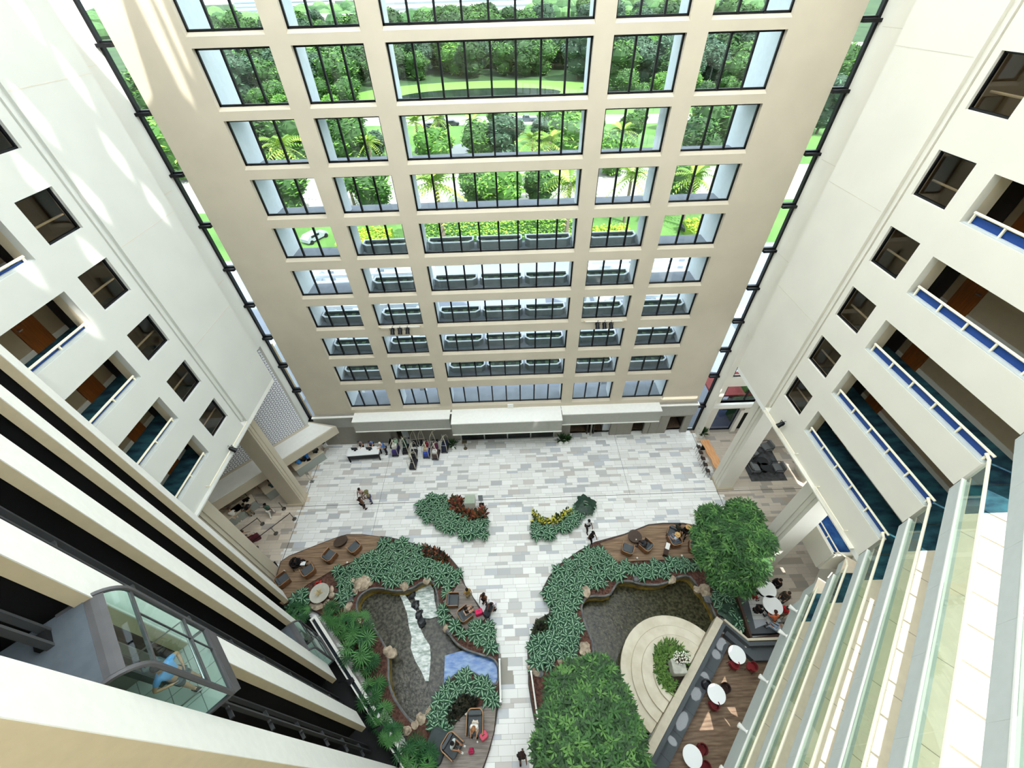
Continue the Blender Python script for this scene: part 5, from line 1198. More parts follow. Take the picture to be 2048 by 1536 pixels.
person('white haired staff member in a blue shirt at the right end of the bell desk', (-11.5, 22.55), 100, 'lean', '#4377c0', '#1d1b22', '#e2dcd2', 1, 'short')
tag(MB().box(-.3, -.3, 0, .3, .3, .75).build('waste_bin', dark), 'black square bin behind the right end of the bell desk', 'bin').location = (-11.0, 23.4, 0)
def cart(px, py, rz, label, load=()):
    p = at(px, py); t = thing('luggage_cart', label, 'cart', (p.x, p.y, 0), math.radians(rz), 'birdcage luggage carts')
    cr = .03
    MB().rbox((0, 0, .2), (.62, 1.1, .1), .1).build('deck', mat('cart_deck', '#2d2b33', .8), t)
    m = MB()
    for sx in (-.27, .27):
        m.tube([(sx, -.5, .28), (sx, -.5, 1.2), (sx*.7, -.38, 1.6), (0, 0, 1.85)], cr, 6); m.tube([(sx, .5, .28), (sx, .5, 1.2), (sx*.7, .38, 1.6), (0, 0, 1.85)], cr, 6)
    m.tube([(-.27, -.5, 1.15), (.27, -.5, 1.15)], .018, 6); m.tube([(-.27, .5, 1.15), (.27, .5, 1.15)], .018, 6); m.build('cage', brass, t)
    m = MB(); m.tube([(0, -.38, 1.6), (0, .38, 1.6)], .018, 6); m.build('hanging_bar', brass, t)
    for sx in (-.24, .24):
        for sy in (-.42, .42): MB().ball((sx, sy, .1), (.05, .1, .1), 8, 6).build('wheel', dark, t)
    for i, (col, d, off, lb) in enumerate(load):
        s = thing('suitcase', lb, 'suitcase', (p.x+off[0], p.y+off[1], .3+off[2]), math.radians(rz), None); f = mat('case_'+col.strip('#'), col, .6)
        MB().rbox((0, 0, 0), d, .07).build('body', f, s); m = MB(); m.tube([(-.08, 0, d[2]-.01), (-.08, 0, d[2]+.06), (.08, 0, d[2]+.06), (.08, 0, d[2]-.01)], .012, 5); m.build('handle', dark, s)
cart(793, 905, 2, 'luggage cart nearest the bell desk, loaded with purple and white luggage', [('#3b2d73', (.5, .9, .4), (0, 0, 0), 'purple suitcase on the cart nearest the bell desk'), ('#e4e2d8', (.42, .5, .35), (-.02, .1, .42), 'white bag on top of the purple suitcase'), ('#9db79c', (.3, .3, .3), (.15, .35, .8), 'pale green bag high on the cart nearest the bell desk')])
cart(813, 901, 4, 'luggage cart second from the bell desk, hung with a dark green garment', [('#173f35', (.35, .3, .8), (0, .1, .3), 'dark green garment bag on the second cart'), ('#1d1d22', (.45, .8, .25), (0, -.05, 0), 'black suitcase low on the second cart')])
cart(828, 931, -3, 'empty luggage cart standing farthest out on the pale paving')
cart(829, 912, 4, 'empty luggage cart right behind the one farthest out', [('#26262b', (.5, .9, .2), (0, 0, 0), 'low black case on the cart behind the empty one')])
cart(833, 886, 0, 'luggage cart against the grey wall, left of two')
cart(848, 884, 0, 'luggage cart against the grey wall, right of two')
cart(855, 909, -2, 'luggage cart with blue and red luggage left of the fullest cart', [('#2d48a8', (.5, .7, .4), (0, -.1, 0), 'blue suitcase at the bottom of a cart'), ('#c9b58d', (.4, .4, .3), (0, 0, .42), 'beige bag above the blue suitcase'), ('#7c2430', (.3, .4, .3), (.1, .2, .75), 'dark red bag at the top of a loaded cart')])
cart(873, 912, -4, 'fullest luggage cart with brown and white luggage', [('#4a3530', (.5, .8, .45), (0, -.1, 0), 'brown suitcase with pale outline on the fullest cart'), ('#ecebe6', (.4, .42, .2), (-.02, -.15, .47), 'white box on the brown suitcase'), ('#5c2740', (.35, .5, .6), (.05, .3, .3), 'plum suitcase at the back of the fullest cart')])
cart(870, 889, 0, 'luggage cart by the dark doorway behind the fullest cart')
cart(891, 898, -3, 'luggage cart nearest the potted plant by the entrance', [('#232a44', (.5, .85, .5), (0, 0, 0), 'navy suitcase on the cart nearest the potted plant')])
def potplant(px, py, label, h=.9):
    p = at(px, py); t = thing('potted_plant', label, 'plant', (p.x, p.y, 0), 0, None)
    MB().lathe([(.17, 0), (.24, .55), (.25, .6), (.22, .6), (.2, .5)], 18).build('pot', mat('white_ceramic', '#f1f1ee', .35), t)
    m = MB(); r = random.Random(px)
    for i in range(60):
        a = r.uniform(0, 6.28); tl = r.uniform(.3, 1.4); L = h*r.uniform(.5, 1); d = Vector((math.cos(a)*math.cos(tl), math.sin(a)*math.cos(tl), math.sin(tl)))*L; q = Vector((-math.sin(a), math.cos(a), 0))*.05; b = Vector((0, 0, .5))
        m.add([b, b+d*.6+q, b+d, b+d*.6-q], [(0, 1, 2, 3)])
    m.build('foliage', mat('pot_leaf', '#28461f', .6, var=.2), t); return t
potplant(907, 897, 'potted plant in a white pot left of the glass entrance doors')
potplant(1121, 887, 'left one of the pair of white pots right of the glass entrance doors')
potplant(1132, 887, 'right one of the pair of white pots right of the glass entrance doors')
potplant(1401, 874, 'tall leafy plant in a white pot at the corner of the right lobby')
potplant(650, 893, 'plant in a white vase under the tip of the reception canopy', .4)
t = thing('hand_stand', 'bronze pedestal stand left of the glass entrance doors', 'stand', A3(931, 897))
MB().lathe([(.18, 0), (.16, .05), (.05, .08), (.05, .9)], 12).build('pedestal', mat('bronze', '#6f6450', .4, .6), t); m = MB(); m.box(-.22, -.16, .9, .22, .16, 1.02); m.build('box', mat('bronze', '#6f6450', .4, .6), t)

# ------------------------------------------------------------------ reception on the left
def recdesk(px, py, label, L=1.5):
    p = at(px, py, .9); t = thing('reception_desk', label, 'desk', (p.x, p.y, 0), PI/4+PI, 'pale topped reception desks')
    MB().box(-L/2, -.42, .98, L/2, .42, 1.05).build('top', mat('pale_counter', '#d8cbb4', .5), t); MB().box(-L/2+.04, .0, 0, L/2-.04, .4, .98).build('front', mat('grey_desk_front', '#9aa09a', .6), t); MB().box(-L/2+.04, -.4, 0, L/2-.04, 0, .7).build('cabinet', darkwood, t)
    m = thing('computer_monitor', 'black monitor on the %s' % label.replace('reception desk', 'desk'), 'monitor', (p.x+.25, p.y-.1+.25, 1.05), PI/4)
    MB().box(-.25, 0, .1, .25, .04, .42).build('screen', dark, m); MB().box(-.1, -.06, 0, .1, .1, .02).build('base', dark, m); MB().box(-.03, .03, 0, .03, .05, .2).build('neck', dark, m); return t
recdesk(604, 927, 'reception desk beside the blue clad guest'); recdesk(628, 910, 'reception desk nearest the white vase')
recdesk(545, 973, 'middle reception desk beside the guest in dark teal')
recdesk(465, 1027, 'reception desk at the lower left beside the man in white'); recdesk(489, 1008, 'reception desk beside the man in navy')
mb_ = mat('blue_cloth', '#2f6fc4', .8)
person('person in dark teal at the middle reception desk', A3(557, 987), 40, 'lean', '#2a4146', '#24292c', '#18130f', 2, 'long')
person('man in a white shirt at the lower left reception desk', A3(480, 1043), 40, 'lean', '#e4e2dd', '#c9bba8', '#5a4536', 1, 'short', 'short', shoe='#efefef')
person('man in a navy shirt at the reception desk, arms on the counter', A3(506, 1030), 45, 'hip', '#15161d', '#8d7a62', '#150f0e', 2, 'short')
person('woman in a green top and white trousers crossing the reception floor', A3(547, 1031), 10, 'walk', '#4c6b5d', '#e8e6e0', '#140e0d', 2, 'short', 'long', 'short', shoe='#b9b0a6')
person('person in a blue shirt leaning on the upper reception desks', A3(609, 941), 50, 'lean', '#3a83d0', '#1f2126', '#6a5a48', 1, 'short')
person('second person in blue and white at the upper reception desks', A3(624, 930), 50, 'lean', '#2f78cc', '#26282e', '#3f3228', 1, 'short')
person('person in a pink top with a dark ponytail among the suitcases at the rope line', A3(497, 1087), -60, 'lean', '#c58a90', '#e3cfcf', '#4b2a20', 1, 'short')
for px, py, lb in ((514, 1075, 'nearer'), (505, 1079, 'farther')):
    p = at(px, py, .3); s = thing('suitcase', '%s of the two dark red suitcases by the rope line' % lb, 'suitcase', (p.x, p.y, 0), .6)
    MB().rbox((0, 0, .06), (.42, .28, .65), .06).build('body', mat('case_5a2230', '#5a2230', .6), s); m = MB(); m.tube([(-.09, 0, .7), (-.09, 0, 1.0), (.09, 0, 1.0), (.09, 0, .7)], .012, 5); m.build('handle', dark, s)
    for sx in (-.15, .15): MB().ball((sx, 0, .04), .04, 6, 5).build('wheel', dark, s)
def stanchion(px, py, label, to=None):
    p = at(px, py); t = thing('rope_stanchion', label, 'barrier post', (p.x, p.y, 0), 0, 'queue barrier posts')
    MB().lathe([(.17, 0), (.17, .02), (.05, .05), (.025, .07), (.025, .95), (.04, .96), (.04, 1.0)], 16).build('post', mat('dark_steel', '#6e6a64', .35, .7), t)
    if to: q = at(*to); m = MB(); m.bar((0, 0, .93), (q.x-p.x, q.y-p.y, .93), .02, .06); m.build('belt', dark, t)
stanchion(525, 1048, 'queue barrier post nearest the man in navy', (491, 1073)); stanchion(491, 1073, 'queue barrier post behind the suitcases', (465, 1090))
stanchion(589, 1038, 'queue barrier post nearest the floor joint and the far left column', (552, 1067)); stanchion(552, 1067, 'queue barrier post above the suitcases on the outer row', (513, 1096)); stanchion(513, 1096, 'queue barrier post at the lower end of the outer row')
stanchion(568, 1018, 'queue barrier post beside the foot of the far left column')
t = thing('table_sign', 'slim steel two legged sign post left of the far left column', 'sign', A3(626, 963))
MB().box(-.25, -.15, 0, .1, .15, .03).build('base', steel, t)
for x in (-.2, .05): MB().tube([(x, 0, .03), (x, 0, 1.4)], .02, 6).build('post', steel, t)
MB().box(-.22, -.02, 1.05, .07, .02, 1.4).build('panel', steel, t)
t = thing('easel_frame', 'dark open frame stand behind the reception desks', 'stand', A3(507, 985, .6), PI/4)
m = MB(); m.tube([(-.5, 0, 0), (-.5, 0, 1.0), (.5, 0, 1.0), (.5, 0, 0)], .02, 6); m.build('frame', dark, t)

# ------------------------------------------------------------------ right lobby: live edge table, stools, rug, chairs
p = at(1430, 915, .75); t = thing('live_edge_table', 'long honey wood table with wavy edges beside the far right column', 'table', (17.15, 20.35, 0), math.radians(4))
m = MB(); m.prism([(-.36+.05*math.sin(i*1.3), -1.75+.25*i) for i in range(15)]+[(.36+.06*math.sin(i*1.7+1), 1.75-.25*i) for i in range(15)], .92, 1.0); m.build('tabletop', mat('honey_wood', '#c58a58', .5, col2='#dca878', scale=2, stretch=(5, .6, 1)), t)
for y in (-1.4, 1.4): MB().box(-.25, y-.05, 0, .25, y+.05, .92).build('leg', dark, t)
for i in range(5):
    s = thing('bar_stool', '%s dark bar stool from the window wall at the long honey wood table' % ['first', 'second', 'third', 'fourth', 'fifth'][i], 'stool', (16.45-.03*i, 21.6-.62*i, 0), 0, 'bar stools at the long table')
    MB().rbox((0, 0, .66), (.36, .36, .06), .1).build('seat', darkwood, s); m = MB(); m.wallpath([(-.18, .15), (-.2, 0), (-.18, -.15)], .03, .72, .95); m.build('backrest', dark, s)
    for sx in (-.14, .14):
        for sy in (-.14, .14): MB().tube([(sx, sy, .67), (sx*1.4, sy*1.4, 0)], .013, 5).build('leg', dark, s)
tag(MB().prism(P([(1503,963),(1575,961),(1541,897),(1465,884)]), .004, .02).build('rug', mat('charcoal_rug', '#3c3d3e', .95, col2='#55565a', scale=3, detail=6)), 'dark charcoal rug under the lounge chairs in the right lobby', 'rug')
def lounge(px, py, rz, label):
    p = at(px, py, .4); t = thing('lounge_chair', label, 'chair', (p.x, p.y, .02), math.radians(rz), 'grey lounge chairs in the right lobby')
    MB().rbox((0, .02, .3), (.8, .8, .14), .1).build('seat', mat('lounge_grey', '#6f7274', .9), t); m = MB(); m.rbox((0, -.32, .4), (.74, .16, .42), .07); m.build('backrest', mat('lounge_grey', '#6f7274', .9), t)
    m = MB(); m.tube([(x, y, .64) for x, y in U(.94, .9, .3)], .03, 6); m.build('armrail', dark, t)
    for sx in (-.42, .42):
        for sy in (-.3, .4): MB().tube([(sx, sy, .64), (sx, sy, 0)], .018, 5).build('leg', dark, t)
lounge(1509, 936, -90, 'grey lounge chair left of the black tables on the rug'); lounge(1557, 935, 90, 'grey lounge chair right of the black tables on the rug'); lounge(1534, 893, 100, 'grey lounge chair at the far corner of the rug')
lounge(1505, 905, -60, 'grey lounge chair partly behind the column on the rug')
for (px, py), lb in (((1526, 922), 'farther'), ((1532, 934), 'nearer')):
    p = at(px, py, .45); t = thing('side_table', '%s of the two round black tables on the charcoal rug' % lb, 'table', (p.x, p.y, .02)); MB().lathe([(.42, .38), (.44, .4), (.44, .43)], 24).build('tabletop', dark, t); MB().lathe([(.3, 0), (.28, .38)], 16).build('base', dark, t)
for i, (px, py) in enumerate(((1580, 893), (1590, 915))):
    tubchair(A3(px, py, .5), -70, ['dark chair half hidden behind the right wing edge, farther one', 'dark chair half hidden behind the right wing edge, nearer one'][i], '#2c2724', 'dark chairs by the right wing edge')
for i, (px, py) in enumerate(((1607, 937), (1617, 952))):
    tag(MB().rbox((0, 0, 0), (.8, .8, .6), .06).build('cream_pouf', cream), ['cream square pouf by the right wing edge, farther one', 'cream square pouf by the right wing edge, nearer one'][i], 'pouf').location = A3(px, py, .5, 0)
# mezzanine front under the right wing with its bright blue carpet
mz = MB(); mq = P([(1632, 1045), (1668, 1108)], 5.2); d_ = Vector((mq[1][0]-mq[0][0], mq[1][1]-mq[0][1], 0)); 
m0, m1 = Vector((*mq[0], 0)), Vector((*mq[1], 0))
mz.wallpath([m0, m1], .2, 3.2, 5.2); mz.wallpath([m1, m1+Vector((6, -.2, 0))], .2, 3.2, 5.2)
struct(mz, 'wall_mezzanine', cream)
struct(MB().prism([(m0.x, m0.y), (m1.x, m1.y), (28, m1.y), (28, m0.y+2.0), (m0.x+1.5, m0.y+2.0)], 4.2, 4.3), 'floor_mezzanine', mat('bright_blue_carpet', '#123d80', .95, col2='#3b6fae', scale=1.5, detail=5))
balus = thing('balustrade', 'cream rail over the bright blue mezzanine carpet under the right wing', 'railing', (0, 0, 0)); m = MB(); m.tube([(m0.x+.1, m0.y, 5.5), (m1.x+.1, m1.y, 5.5), (m1.x+.5, m1.y-.5, 5.5)], .04, 6); m.build('handrail', railm, balus)
for k in (0, .5, 1): q = m0.lerp(m1, k); MB().bar((q.x+.1, q.y, 5.2), (q.x+.1, q.y, 5.5), .05).build('post', railm, balus)
# spotlights on the window wall and on the wing ledges
def spot(loc, label, rz, group, nm='spotlight', s=1.0):
    t = thing(nm, label, 'spotlight', loc, rz, group); t.scale = (s,)*3
    m = MB(); m.T = Matrix.Rotation(2.4, 4, 'X'); m.lathe([(.06, -.2), (.13, -.12), (.15, .2), (.17, .28)], 12); m.build('housing', dark, t)
    m = MB(); m.tube([(-.17, 0, 0), (-.17, 0, .2), (.17, 0, .2), (.17, 0, 0)], .02, 5); m.build('yoke', dark, t)
    m = MB(); m.tube([(0, .05, .2), (.05, .12, .32), (0, .2, .2)], .015, 5); m.build('cable', dark, t)
for j, (xs_, lb) in enumerate((((785, 800, 815), 'left'), ((1195, 1209, 1222), 'right'))):
    r = []
    for k, px in enumerate(xs_):
        d = ray(px, 661-.035*(px-800) if j == 0 else 650); tt = (YW-.25)/d.y
        spot((d.x*tt, YW-.25, H+d.z*tt), '%s of three black spotlights on the window wall, %s cluster' % (['left', 'middle', 'right'][k], lb), 0, 'window wall spotlights')
        r.append(Vector((d.x*tt, YW-.1, H+d.z*tt+.2)))
    t = thing('spotlight_bar', 'thin white bar carrying the %s cluster of spotlights on the window wall' % lb, 'bracket'); m = MB(); e = Vector((.9, 0, 0)); m.tube([r[0]-e, r[2]+e], .03, 6); m.build('bar', white, t)
    for q in (r[0]-e, r[2]+e): MB().cbox((q.x, YW-.05, q.z), (.16, .1, .14)).build('bracket', tan, t)
for px, py, X, lb in ((464, 898, XL+.25, 'left'), (1563, 848, XR-.25, 'right')):
    d = ray(px, py); tt = X/d.x; spot((X, d.y*tt, H+d.z*tt), 'black spotlight clamped to the ledge rail of the %s wing' % lb, PI/2 if X < 0 else -PI/2, None, s=.85)
# passenger in the upper lift cab
q = Vector(wv(-6.95, -3.85)); person('passenger in a light blue shirt and grey shorts inside the upper lift cab', (q.x, q.y, 18.07+.53), -95, 'hip', '#6fa8e6', '#4c565c', '#1d2128', 1, 'short', 'short', size=1.0)
bq = Vector(wv(-7.15, -3.9)); bag((bq.x-.12, bq.y-.02, 18.07+1.55), 'grey backpack on the back of the lift passenger', '#5a6a70', (.34, .2, .46), .8)
# ------------------------------------------------------------------ outside the window wall
grass = mat('lawn', '#456a30', .95, col2='#5e8440', scale=.08, detail=6); under = mat('undergrowth', '#22391c', .95, col2='#36552a', scale=.05, detail=6)
road = mat('pale_road', '#a09d97', .9, var=.05, scale=.3); plaza = mat('plaza_shaded', '#7d8390', .9, var=.05, scale=.4)  # plaza darkened to put the building's shadow into its colour
G0 = -.35
struct(MB().box(-1500, 24.4, G0-1, 1500, 2600, G0), 'ground', under)
def strip(nm, pts, m, z): struct(MB().prism(pts, G0, G0+z), nm, m)
strip('ground_lawn', [(-160, 24.5), (160, 24.5), (160, 178), (-160, 178)], grass, .02)
strip('ground_plaza', [(-60, 24.5), (60, 24.5), (60, 62), (-60, 62)], plaza, .05)
strip('ground_drive', [(-120, 84), (120, 78), (120, 98), (-120, 106)], road, .06)
strip('ground_road', [(-160, 158), (-40, 150), (40, 142), (160, 136), (160, 148), (40, 154), (-40, 162), (-160, 172)], road, .06)
strip('ground_car_park', [(100, 290), (210, 270), (230, 330), (110, 350)], road, .06)
strip('ground_far_lots', [(-350, 560), (-60, 600), (-60, 640), (-350, 640)], road, .06)
strip('ground_pond_lawn', [(-48+72*.5+52*math.cos(a)-12+15, 203+26*math.sin(a)) for a in [2*PI*i/32 for i in range(32)]], mat('lawn_bright', '#648a3c', .95), .05)
tag(MB().prism([(-8+32*math.cos(a), 197+13*math.sin(a)) for a in [2*PI*i/32 for i in range(32)]], G0+.05, G0+.1).build('lake_water', mat('lake_water', '#27352c', .08, var=.2, scale=.2)), 'dark round pond on the lawn beyond the road', 'water', None, 'stuff')
tag(MB().prism([(x, y) for x, y in P([(900,290),(930,283),(950,300),(905,310)], 0)], G0+.05, G0+.1).build('lake_water', mat('lake_water', '#27352c', .08)), 'small patch of water between the palms in front of the road', 'water', None, 'stuff')
# ledge planters outside the lower windows
pl = None; RN10 = ['', '', '', '', 'sixth', 'fifth', 'fourth', 'third', 'second', 'first']
def troughs(cx, z, wd, label, grp):
    t = thing('window_planter', label, 'planter', (cx, YW+1.55, z), 0, grp); a, c = wd/2, .3; o = [(-a, .45), (-a, -.15), (-a+c, -.45), (a-c, -.45), (a, -.15), (a, .45)]; i_ = [(x*(a-.1)/a, y*.7) for x, y in o]
    MB().prism(o, 0, .72, [i_]).build('trough', mat('planter_shaded', '#80868a', .9, var=.06), t); MB().prism(o, .72, .76, [i_]).build('rim', extw, t); MB().prism(i_, 0, .6).build('soil', mat('planter_soil', '#20302a', .9), t)  # trough body greyed to put the deep outdoor shade into its colour
    m = MB(); n = max(3, int(wd/.6))
    for k in range(n): m.cbox((-a+wd*(k+.6)/(n+.2), 0, .62), (.28, .3, .05))
    m.build('plant_squares', mat('planter_plants', '#3a5138', .9, var=.3), t)
for r in range(4, 9):
    z = SILLS[r]-.35
    for ci, (a, b, n) in enumerate(COLS):
        if ci in (0, 4) and r < 6: continue
        if ci == 2:
            for j in range(3): troughs(a+(b-a)*(j+.5)/3, z, 2.95, 'white %s trough planter outside the wide middle window, %s row of planters from below' % (['left', 'middle', 'right'][j], RN10[r+1]), 'window planters')
        else: troughs((a+b)/2, z, b-a-.2, 'white trough planter outside the %s window column, %s row of planters from below' % (['leftmost', 'second', '', 'fourth', 'rightmost'][ci], RN10[r+1]), 'window planters')
# white beams of the entrance canopy
for i, x in enumerate((-22, -15.5, -9, 9.5, 15.5, 22)):
    t = thing('entrance_pergola', 'white slanted entrance canopy frame outside, %s from the left' % ['first', 'second', 'third', 'fourth', 'fifth', 'sixth'][i], 'pergola', (x, 30, G0), 0, 'white entrance canopy frames'); MB().bar((0, 0, 0), (0, 0, 7), .6).build('post', extw, t); MB().bar((0, 14, 0), (0, 14, 7), .6).build('post', extw, t)
    m = MB(); m.bar((0, -2.8, 7), (0, 17, 7), .7, .8); m.bar((0, 17, 7), (-2.5 if x < 0 else 2.5, 22, 0.2), .7, .7); m.build('beam', extw, t)
t = thing('slatted_pergola', 'white slatted pergola roof outside the lower windows', 'pergola', (0, 30, G0)); m = MB()
for i in range(9): m.bar((-23, 1.2+1.6*i, 7.5), (-9, 1.2+1.6*i, 7.5), .35); m.bar((9.5, 1.2+1.6*i, 7.5), (23, 1.2+1.6*i, 7.5), .35)
m.build('slat', extw, t)
# hedges
def hedge(x0, x1, y0, y1, h, label, m, seed=1):
    rnd = random.Random(seed); b = MB(); b.mi = 0; b.box(x0, y0, 0, x1, y1, h*.8)
    for _ in range(int((x1-x0)*(y1-y0)*26)):
        p = Vector((rnd.uniform(x0, x1), rnd.uniform(y0, y1), h*rnd.uniform(.7, 1.0))); a = rnd.uniform(0, 6.28); b.mi = rnd.randrange(2); d = Vector((math.cos(a), math.sin(a), rnd.uniform(-.3, .5)))*.4; s = Vector((-math.sin(a), math.cos(a), .2))*.16
        b.add([p, p+d*.5+s, p+d, p+d*.5-s], [(0, 1, 2, 3)])
    o = b.build('hedge', m); o.location.z = G0; return tag(o, label, 'hedge')
hg = [mat('hedge_dark', '#2f5a1c', .8), mat('hedge_light', '#86b53a', .8)]; hy = [mat('hedge_olive', '#6a8a1c', .8), mat('hedge_yellow', '#b5c52e', .8)]
hedge(-15, 12, 63, 70, 2.0, 'long bright green hedge outside the wide middle window', hg); hedge(14, 20, 60, 66, 2.2, 'yellow green rounded hedge right of the middle window', hy, 2); hedge(-27, -19, 62, 68, 2.4, 'yellow green rounded hedge outside the second window column', hy, 3); hedge(30, 40, 62, 68, 2.0, 'olive hedge outside the rightmost window column', hy, 4); hedge(21.0, 25.5, 25.2, 26.2, 5.6, 'green leafy planter outside the mezzanine window of the right lobby', hg, 6)
struct(MB().box(18, 25.0, 3.4, 27, 28, 3.6), 'ground_red_terrace', mat('red_terrace', '#7a3030', .8))
# trees: a few shapes, copied
def blobtree(seed, Hh, R, cols, nb=7, nl=1500):
    rnd = random.Random(seed); m = MB(); tk = MB(); tk.tube([(0, 0, 0), (0, 0, Hh*.6)], [.35, .2], 6)
    bl = [(0, 0, Hh*.68, R*.75), (0, 0, Hh*.3, R*.7)]+[(R*.55*math.cos(a)*rnd.uniform(.7, 1.1), R*.55*math.sin(a)*rnd.uniform(.7, 1.1), Hh*rnd.uniform(.5, .75), R*rnd.uniform(.4, .58)) for a in [2*PI*i/nb+rnd.random() for i in range(nb)]]
    tot = sum(b[3]**2 for b in bl)
    for bx, by, bz, br in bl:
        m.mi = 0; m.ball((bx, by, bz), (br*.85, br*.85, br*.75), 8, 6)
        for _ in range(int(nl*br*br/tot)):
            d = Vector((rnd.gauss(0, 1), rnd.gauss(0, 1), rnd.gauss(.3, 1))).normalized(); p = Vector((bx, by, bz))+Vector((d.x*br, d.y*br, d.z*br*.82))*rnd.uniform(.8, 1.05); a = rnd.uniform(0, 6.28); L = rnd.uniform(.5, 1.1)*R*.13
            e = Vector((math.cos(a), math.sin(a), rnd.uniform(-.6, .4)))*L; s = Vector((-math.sin(a), math.cos(a), rnd.uniform(-.4, .4)))*L*.38; m.mi = rnd.choice((0, 1, 1, 2)); m.add([p-e, p+s, p+e, p-s], [(0, 1, 2, 3)])
    return tk.mesh('trunk', mat('outdoor_bark', '#5d5247', .9)), m.mesh('crown', [mat('outdoor_leaf_'+c.strip('#'), c, .8) for c in cols])
KIND = [(blobtree(1, 13, 7, ('#253f1d', '#355a29', '#4d7434')), 'dark green rounded'), (blobtree(2, 12, 6.5, ('#2c4c1f', '#47722c', '#658f3a')), 'mid green bushy'), (blobtree(3, 11, 6, ('#38601f', '#5f9430', '#84b445')), 'bright green full'), (blobtree(4, 15, 6, ('#2d4430', '#45634a', '#5b7a5c')), 'grey green feathery')]
def palmmesh(seed, Hh, L):
    rnd = random.Random(seed); tk = MB(); tk.tube([(0, 0, 0), (0, 0, Hh)], [.28, .2], 7); m = MB()
    for i in range(26):
        a = i*2.4; el = rnd.uniform(-.5, 1.1); c = Vector((0, 0, Hh)); dirv = Vector((math.cos(a)*math.cos(el), math.sin(a)*math.cos(el), math.sin(el))); sdv = Vector((-math.sin(a), math.cos(a), 0))
        for k in range(10):
            s = (k+1)/10; p = c+dirv*L*s+Vector((0, 0, -L*.5*s*s)); w_ = L*.26*(1-.6*s); m.mi = i % 2
            for sg in (-1, 1): m.add([p, p+sdv*sg*w_+dirv*w_*.5+Vector((0, 0, -w_*.5)), p+dirv*L*.07], [(0, 1, 2)])
    return tk.mesh('trunk', mat('palm_bark', '#75695a', .9)), m.mesh('crown', [mat('outdoor_palm', '#5b7d2a', .7), mat('outdoor_palm_light', '#94ac48', .7)])
PALM = palmmesh(5, 7, 3.4)
def outtree(mesh, name, label, group, x, y, s, rz):
    t = thing(name, label, 'tree', (x, y, G0), rz, group); t.scale = (s,)*3
    for nm, me in zip(('trunk', 'crown'), mesh): o = bpy.data.objects.new(nm, me); C.objects.link(o); adopt(o, t)
rnd = random.Random(21); placed = []; n_ = 0
def clear_of(x, y):
    if y > 178 and ((x+9)/56)**2+((y-203)/30)**2 < 1: return False
    if 95 < x < 225 and 265 < y < 355: return False
    return True
ZONES = [('on the lawn before the road', 108, 141, 34, 6.5, (1, 2, 2, 3)), ('along the far side of the road', 164, 180, 22, 6.5, (0, 1, 2)), ('beyond the pond lawn', 232, 330, 170, 7.2, (0, 0, 1, 1, 2, 3)), ('beside the pond lawn', 178, 236, 60, 7.5, (0, 1, 3, 3)), ('in the far woodland', 330, 560, 90, 11, (0, 1, 1, 3))]
for zn, y0, y1, cnt, dmin, ks in ZONES:
    c = 0
    for _ in range(6000):
        if c >= cnt: break
        y = rnd.uniform(y0, y1); hw = .62*y; x = rnd.uniform(-hw, hw*.95)
        if not clear_of(x, y) or (164 <= y0 < 180 and -50 < x < 34) or any((x-a)**2+(y-b)**2 < dmin*dmin for a, b in placed): continue
        placed.append((x, y)); c += 1; k = rnd.choice(ks); outtree(KIND[k][0], 'broadleaf_tree', '%s tree %s' % (KIND[k][1], zn), '%s trees %s' % (KIND[k][1], zn), x, y, rnd.uniform(.85, 1.35)*(1.35 if y0 == 330 else .45 if y0 == 108 else .6 if y0 == 164 else 1), rnd.uniform(0, 6))
fm = MB(); r3 = random.Random(8)
for i in range(700):
    y = r3.uniform(570, 1100); x = r3.uniform(-.75*y, .6*y)
    if not clear_of(x, y) or r3.random() < .3: continue
    rr_ = r3.uniform(4, 8)*(1+y/900); fm.mi = r3.randrange(3); fm.ball((x, y, G0+rr_*.5), (rr_, rr_, rr_*.8), 7, 5)
tag(fm.build('woodland', [mat('far_leaf_%d' % i, c, .9, var=.2, scale=.4) for i, c in enumerate(('#3a5a34', '#4c6e40', '#5d7f4c'))]), 'distant woodland canopy stretching to the far buildings', 'woodland', None, 'stuff')
